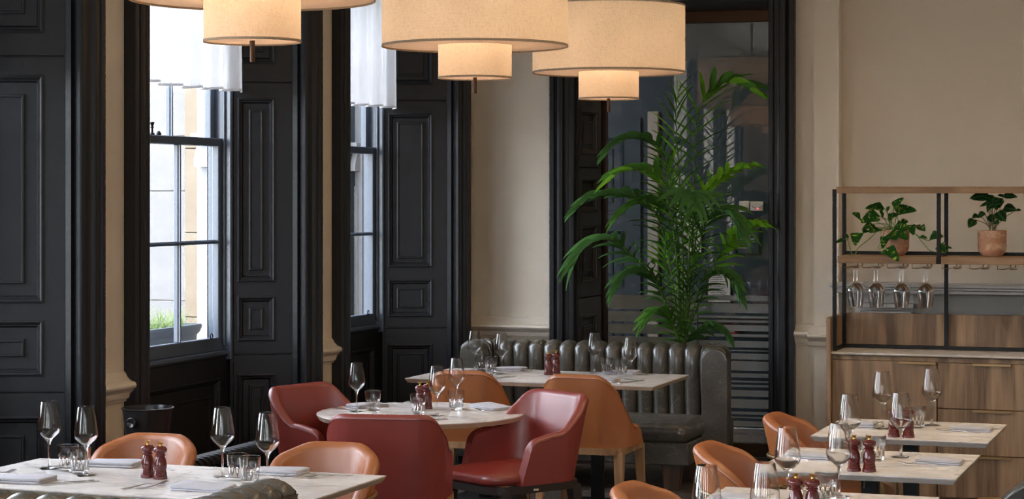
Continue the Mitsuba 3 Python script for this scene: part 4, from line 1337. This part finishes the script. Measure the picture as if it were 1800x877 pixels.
k = thing('palm', 'tall green kentia palm standing between the channelled sofa and the glazed opening', 'palm', (0, 0, 0))
part(k, 'pot', lathe([(0, 0), (.13, 0), (.135, .01), (.165, .50), (.172, .53), (.160, .53), (.15, .50), (0, .50)], 40).apply_transform(place_frame((-3.63, 13.555, 0), XV, YV, ZV)), 'black_plastic', 40)
part(k, 'soil', lathe([(.152, .49), (0, .505)], 30).apply_transform(place_frame((-3.63, 13.555, 0), XV, YV, ZV)), 'soil')
FRONDS = [
    ([(-3.621, 13.56, 0.5), (-3.615, 13.575, 0.8), (-3.577, 13.62, 1.301), (-3.551, 13.6, 1.885), (-3.514, 13.55, 2.369), (-3.375, 13.5, 2.577), (-3.198, 13.45, 2.579), (-3.012, 13.4, 2.482)], 0.6, 0.34, 'm', 0.5),
    ([(-3.623, 13.56, 0.5), (-3.618, 13.55, 0.8), (-3.605, 13.5, 1.382), (-3.61, 13.46, 1.827), (-3.623, 13.42, 2.193), (-3.626, 13.4, 2.423), (-3.589, 13.38, 2.575)], 0.58, 0.36, 'm', 0.75),
    ([(-3.635, 13.56, 0.5), (-3.638, 13.525, 0.8), (-3.755, 13.35, 1.281), (-3.877, 13.22, 1.426), (-3.954, 13.12, 1.527), (-4.052, 13.05, 1.543), (-4.155, 13.0, 1.482), (-4.232, 12.98, 1.361)], 0.55, 0.32, 'd', 1.25),
    ([(-3.632, 13.56, 0.5), (-3.634, 13.55, 0.8), (-3.693, 13.5, 1.342), (-3.757, 13.4, 1.692), (-3.868, 13.3, 1.823), (-4.004, 13.22, 1.846), (-4.143, 13.15, 1.827), (-4.267, 13.1, 1.724)], 0.5, 0.26, 'd', 0.9),
    ([(-3.633, 13.56, 0.5), (-3.635, 13.575, 0.8), (-3.672, 13.6, 1.534), (-3.731, 13.55, 2.041), (-3.808, 13.48, 2.203), (-3.923, 13.42, 2.234), (-4.047, 13.36, 2.187), (-4.107, 13.32, 2.109)], 0.55, 0.26, 'd', 0.8),
    ([(-3.625, 13.56, 0.5), (-3.622, 13.525, 0.8), (-3.626, 13.4, 1.462), (-3.678, 13.3, 1.884), (-3.786, 13.22, 1.999), (-3.927, 13.16, 1.999), (-4.016, 13.1, 1.93)], 0.55, 0.28, 'm', 0.8),
    ([(-3.613, 13.56, 0.5), (-3.601, 13.5, 0.8), (-3.525, 13.35, 1.349), (-3.491, 13.25, 1.732), (-3.449, 13.12, 1.827), (-3.397, 12.98, 1.835), (-3.351, 12.86, 1.754)], 0.55, 0.36, 'd', 1.4),
    ([(-3.621, 13.56, 0.5), (-3.615, 13.575, 0.8), (-3.543, 13.6, 1.496), (-3.467, 13.55, 1.827), (-3.327, 13.5, 1.969), (-3.178, 13.45, 2.022), (-3.07, 13.4, 2.036)], 0.5, 0.26, 'l', 0.7),
    ([(-3.62, 13.56, 0.5), (-3.614, 13.55, 0.8), (-3.446, 13.5, 1.21), (-3.323, 13.42, 1.434), (-3.22, 13.38, 1.561), (-3.087, 13.34, 1.635), (-2.963, 13.3, 1.628)], 0.55, 0.27, 'l', 1.0),
    ([(-3.638, 13.56, 0.5), (-3.644, 13.625, 0.8), (-3.704, 13.75, 1.531), (-3.761, 13.78, 1.886), (-3.799, 13.8, 2.064), (-3.849, 13.8, 2.183)], 0.55, 0.3, 'l', 0.5),
    ([(-3.632, 13.56, 0.5), (-3.634, 13.625, 0.8), (-3.623, 13.75, 1.453), (-3.578, 13.78, 1.748), (-3.502, 13.8, 1.885), (-3.409, 13.8, 1.932)], 0.5, 0.28, 'l', 0.7),
    ([(-3.628, 13.56, 0.5), (-3.627, 13.525, 0.8), (-3.689, 13.4, 1.076), (-3.741, 13.3, 1.264), (-3.813, 13.22, 1.327), (-3.907, 13.16, 1.298), (-3.974, 13.12, 1.192)], 0.5, 0.24, 'd', 1.2),
    ([(-3.616, 13.56, 0.5), (-3.606, 13.525, 0.8), (-3.496, 13.42, 1.309), (-3.421, 13.34, 1.599), (-3.315, 13.26, 1.733), (-3.2, 13.2, 1.704), (-3.126, 13.15, 1.585)], 0.55, 0.32, 'd', 1.2),
    ([(-3.61, 13.56, 0.5), (-3.597, 13.5, 0.8), (-3.486, 13.38, 1.119), (-3.416, 13.32, 1.276), (-3.307, 13.26, 1.333), (-3.192, 13.2, 1.276), (-3.131, 13.17, 1.174)], 0.5, 0.22, 'd', 1.2),
    ([(-3.627, 13.56, 0.5), (-3.625, 13.525, 0.8), (-3.663, 13.45, 0.978), (-3.717, 13.4, 1.045), (-3.774, 13.36, 1.031), (-3.829, 13.33, 0.962)], 0.4, 0.22, 'm', 1.2),
    ([(-3.609, 13.56, 0.5), (-3.595, 13.5, 0.8), (-3.475, 13.4, 0.927), (-3.387, 13.36, 0.962), (-3.291, 13.32, 0.936), (-3.232, 13.3, 0.871)], 0.35, 0.16, 'b', 1.2),
    ([(-3.614, 13.56, 0.5), (-3.603, 13.5, 0.8), (-3.554, 13.4, 1.06), (-3.536, 13.36, 1.234), (-3.504, 13.33, 1.35), (-3.457, 13.3, 1.42)], 0.45, 0.24, 'm', 0.9),
    ([(-3.629, 13.56, 0.5), (-3.628, 13.55, 0.8), (-3.69, 13.52, 1.225), (-3.725, 13.5, 1.419), (-3.709, 13.47, 1.506), (-3.671, 13.45, 1.557)], 0.55, 0.26, 'l', 0.9),
    ([(-3.631, 13.56, 0.5), (-3.631, 13.575, 0.8), (-3.658, 13.55, 1.458), (-3.717, 13.5, 1.73), (-3.821, 13.44, 1.8), (-3.946, 13.4, 1.761), (-4.047, 13.36, 1.672)], 0.5, 0.26, 'm', 1.0),
]

prng = np.random.default_rng(11)
nleaf = 0
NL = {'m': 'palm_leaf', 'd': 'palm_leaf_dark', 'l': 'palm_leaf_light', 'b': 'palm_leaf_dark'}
for pts, st, LL, kd, hang in FRONDS:
    c = crom(pts, 70)
    seg = np.concatenate([[0], np.cumsum(np.linalg.norm(np.diff(c, axis=0), axis=1))])
    tot = seg[-1]
    at = lambda u: np.array([np.interp(u * tot, seg, c[:, i]) for i in range(3)])
    rad = np.interp(seg / tot, [0, st, 1], [.0085, .0055, .0012])
    f = part(k, 'frond', tube(c, rad, 6), 'stem_green' if kd != 'b' else 'bark_stem', True)
    rl = tot * (1 - st)
    nl = int(np.clip(rl / .036, 6, 12))
    LL *= 1.08
    rest = []
    for i in range(nl):
        u = (i + .6) / nl
        for sgn in (-1, 1):
            uu = st + (1 - st) * (u * .97 + .012 * sgn)
            p = at(min(uu, .999))
            tg = at(min(uu + .01, 1)) - at(uu - .01); tg /= np.linalg.norm(tg)
            side = np.cross(tg, ZV + .15 * YV)
            if np.linalg.norm(side) < .35 or abs(tg[2]) > .9: side = np.cross(tg, -YV)
            side /= np.linalg.norm(side)
            L = LL * (.62 + .5 * math.sin(PI * min(1, u * .85 + .12))) * prng.uniform(.85, 1.1) * (1 - .35 * u)
            spread = .95 - .55 * u
            d = tg * (.55 + .5 * u) + sgn * side * spread + ZV * .18 + prng.normal(0, .07, 3)
            d /= np.linalg.norm(d)
            n = 9
            t = np.linspace(0, 1, n)
            cen = p + np.outer(t, d) * L - np.outer(t ** 2.0, ZV) * L * .42 * hang * (1 - .3 * abs(d[2]))
            w = .045 * (.75 + .4 * math.sin(PI * u)) * prng.uniform(.85, 1.15)
            hw = w * np.minimum(1, t * 4 + .3) * (1 - t ** 2.4) ** .7 / 2 + .0003
            tt = np.gradient(cen, axis=0); tt /= np.linalg.norm(tt, axis=1, keepdims=True)
            nn = np.cross(tt, np.cross(ZV + .3 * d, tt)); 
            sd_ = np.cross(tt, tg + .25 * ZV); sd_ /= np.linalg.norm(sd_, axis=1, keepdims=True) + 1e-9
            up_ = np.cross(sd_, tt)
            P = np.stack([cen - sd_ * hw[:, None] + up_ * hw[:, None] * .35, cen, cen + sd_ * hw[:, None] + up_ * hw[:, None] * .35], 1)
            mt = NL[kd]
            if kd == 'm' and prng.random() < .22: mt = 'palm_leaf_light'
            if nleaf < 290:
                nleaf += 1
                part(f, 'leaflet', grid_mesh(P), mt, True)
            else:
                rest.append(grid_mesh(P))
    if rest: part(f, 'leaflets', cat(*rest), NL[kd], True, kind='stuff')

POTP = [(0, 0), (.050, 0), (.058, .006), (.072, .022), (.080, .036), (.083, .05), (.0845, .150), (.083, .1545), (.078, .1535), (.0765, .14), (0, .138)]


def clay_pot(name, label, x, y):
    k = thing(name, label, 'potted plant', (x, y, 1.4735))
    part(k, 'pot', lathe(POTP, 48), 'terracotta', 40)
    part(k, 'soil', lathe([(.077, .139), (.04, .144), (0, .146)], 24), 'soil')
    return k


PX, PY = -1.99, 12.40
k = clay_pot('potted_pothos', 'trailing green and yellow pothos in a clay pot, above the hanging glasses', PX, PY)
B = T().translate([-PX, -PY, -1.4735])
POTHOS = [(-2.057, 1.763, -2.162, 1.755, 0.052), (-2.073, 1.717, -2.176, 1.67, 0.082), (-2.183, 1.694, -2.225, 1.727, 0.049), (-2.057, 1.7, -2.072, 1.755, 0.033), (-1.991, 1.755, -1.923, 1.821, 0.055), (-2.035, 1.739, -2.007, 1.766, 0.033), (-1.981, 1.739, -1.844, 1.742, 0.066), (-2.035, 1.692, -1.958, 1.726, 0.044), (-1.959, 1.744, -1.893, 1.767, 0.033), (-1.991, 1.646, -1.904, 1.631, 0.066), (-1.921, 1.663, -1.931, 1.696, 0.033), (-2.153, 1.623, -2.173, 1.607, 0.049), (-2.068, 1.634, -2.116, 1.607, 0.082), (-2.112, 1.662, -2.17, 1.623, 0.044), (-2.194, 1.612, -2.201, 1.533, 0.066), (-2.255, 1.567, -2.264, 1.606, 0.033), (-2.277, 1.567, -2.324, 1.546, 0.027), (-2.032, 1.591, -2.045, 1.515, 0.044), (-2.013, 1.607, -1.958, 1.57, 0.071), (-1.964, 1.619, -1.893, 1.571, 0.06), (-2.002, 1.525, -1.931, 1.445, 0.06), (-2.035, 1.503, -1.985, 1.478, 0.033), (-1.894, 1.657, -1.863, 1.596, 0.049), (-1.856, 1.641, -1.839, 1.661, 0.027), (-1.84, 1.647, -1.799, 1.62, 0.044), (-1.829, 1.587, -1.775, 1.58, 0.027), (-1.764, 1.593, -1.681, 1.589, 0.055), (-1.716, 1.539, -1.668, 1.497, 0.055), (-1.673, 1.52, -1.631, 1.522, 0.027)]
qr = np.random.default_rng(5)
for i, (x0, z0, x1, z1, w) in enumerate(POTHOS):
    low = z0 < 1.62
    yb = 12.36 + qr.uniform(-.05, .05) if not low else 12.29
    yt = yb - qr.uniform(.02, .07)
    if i in (20, 21): yb, yt = 12.185, 12.165
    if i in (17, 18, 19): yb, yt = 12.30, 12.27
    m, uv = leaf_blade((x0, yb, z0), (x1, yt, z1), w * 1.25, (qr.uniform(-.3, .3), -.8, .55), .12, 10, .22, 'heart')
    part(k, 'leaf', m, 'pothos_leaf', True, uv=uv, to=B)
    if not low:
        s = np.array([PX + qr.uniform(-.03, .03), PY, 1.62])
        part(k, 'stalk', tube(crom([s, (s + (x0, yb, z0)) / 2 + (0, 0, .02), (x0, yb, z0)], 10), .0022, 5), 'stem_green', to=B)
for v, yy in (([(-2.03, 1.63), (-2.07, 1.632), (-2.127, 1.574), (-2.19, 1.519), (-2.207, 1.482), (-2.229, 1.487), (-2.256, 1.567), (-2.28, 1.567)], (12.38, 12.27)), ([(-1.95, 1.63), (-1.901, 1.638), (-1.853, 1.603), (-1.815, 1.56), (-1.772, 1.512), (-1.735, 1.499), (-1.68, 1.494), (-1.66, 1.52)], (12.38, 12.29)), ([(-1.99, 1.63), (-2.015, 1.636), (-2.032, 1.58), (-2.054, 1.52), (-2.0, 1.525)], (12.36, 12.185)), ([(-1.853, 1.603), (-1.826, 1.587), (-1.772, 1.566), (-1.764, 1.593)], (12.33, 12.29))):
    ys_ = np.interp(np.linspace(0, 1, len(v)), [0, .35, 1], [yy[0], yy[1], yy[1]])
    part(k, 'vine', tube(crom([(x, y, z) for (x, z), y in zip(v, ys_)], 36), .0024, 6), 'stem_green', to=B)
PX2 = -1.417
k = clay_pot('potted_prayer_plant', 'dark green prayer plant in a pale mottled clay pot at the right of the rack', PX2, 12.40)
B = T().translate([-PX2, -12.40, -1.4735])
PRAYER = [(-1.439, 1.834, -1.546, 1.816, 0.063), (-1.421, 1.797, -1.489, 1.767, 0.025), (-1.415, 1.822, -1.44, 1.73, 0.038), (-1.373, 1.822, -1.386, 1.748, 0.063), (-1.349, 1.831, -1.386, 1.837, 0.019), (-1.343, 1.834, -1.261, 1.825, 0.038), (-1.349, 1.76, -1.273, 1.749, 0.057), (-1.277, 1.748, -1.246, 1.746, 0.019), (-1.385, 1.736, -1.332, 1.681, 0.069), (-1.433, 1.717, -1.404, 1.675, 0.044), (-1.457, 1.736, -1.489, 1.699, 0.038), (-1.493, 1.717, -1.525, 1.699, 0.038), (-1.518, 1.692, -1.546, 1.643, 0.05), (-1.397, 1.68, -1.368, 1.669, 0.038), (-1.421, 1.773, -1.35, 1.785, 0.05), (-1.40, 1.80, -1.47, 1.83, .05)]
for x0, z0, x1, z1, w in PRAYER:
    yb = 12.38 + qr.uniform(-.05, .03)
    m, uv = leaf_blade((x0, yb, z0), (x1, yb - qr.uniform(.0, .05), z1), w * 1.15, (qr.uniform(-.3, .3), -.85, .5), .1, 10, .18, 'ovate')
    part(k, 'leaf', m, 'prayer_leaf', True, uv=uv, to=B)
    s = np.array([PX2 + qr.uniform(-.02, .02), 12.40, 1.62])
    part(k, 'stalk', tube(crom([s, (s + (x0, yb, z0)) / 2 + (0, 0, .015), (x0, yb, z0)], 10), .0021, 5), 'bark_stem', to=B)
# white lettering on the column of the middle small table
import meshkit
tm_ = meshkit.text_mesh('Filamen', .0055, .0005)
part('cafe_table_001', 'lettering', tfm(tm_, place_frame((-.018, -.0334, .646), np.array([.0, 0, 1.]), np.array([-1., 0, .0]), np.array([0, -1., 0]))), 'white_metal', False)
part('dining_armchair_002', 'tag', bx(-.2535, -.2495, .03, .06, .444, .453, .001), 'white_metal', label='small white tag on the dark rail')

for d_ in scene.values():
    if d_.get('type') == 'ply':
        d_['to_world'] = T().translate(ORIGIN) @ d_.get('to_world', T())
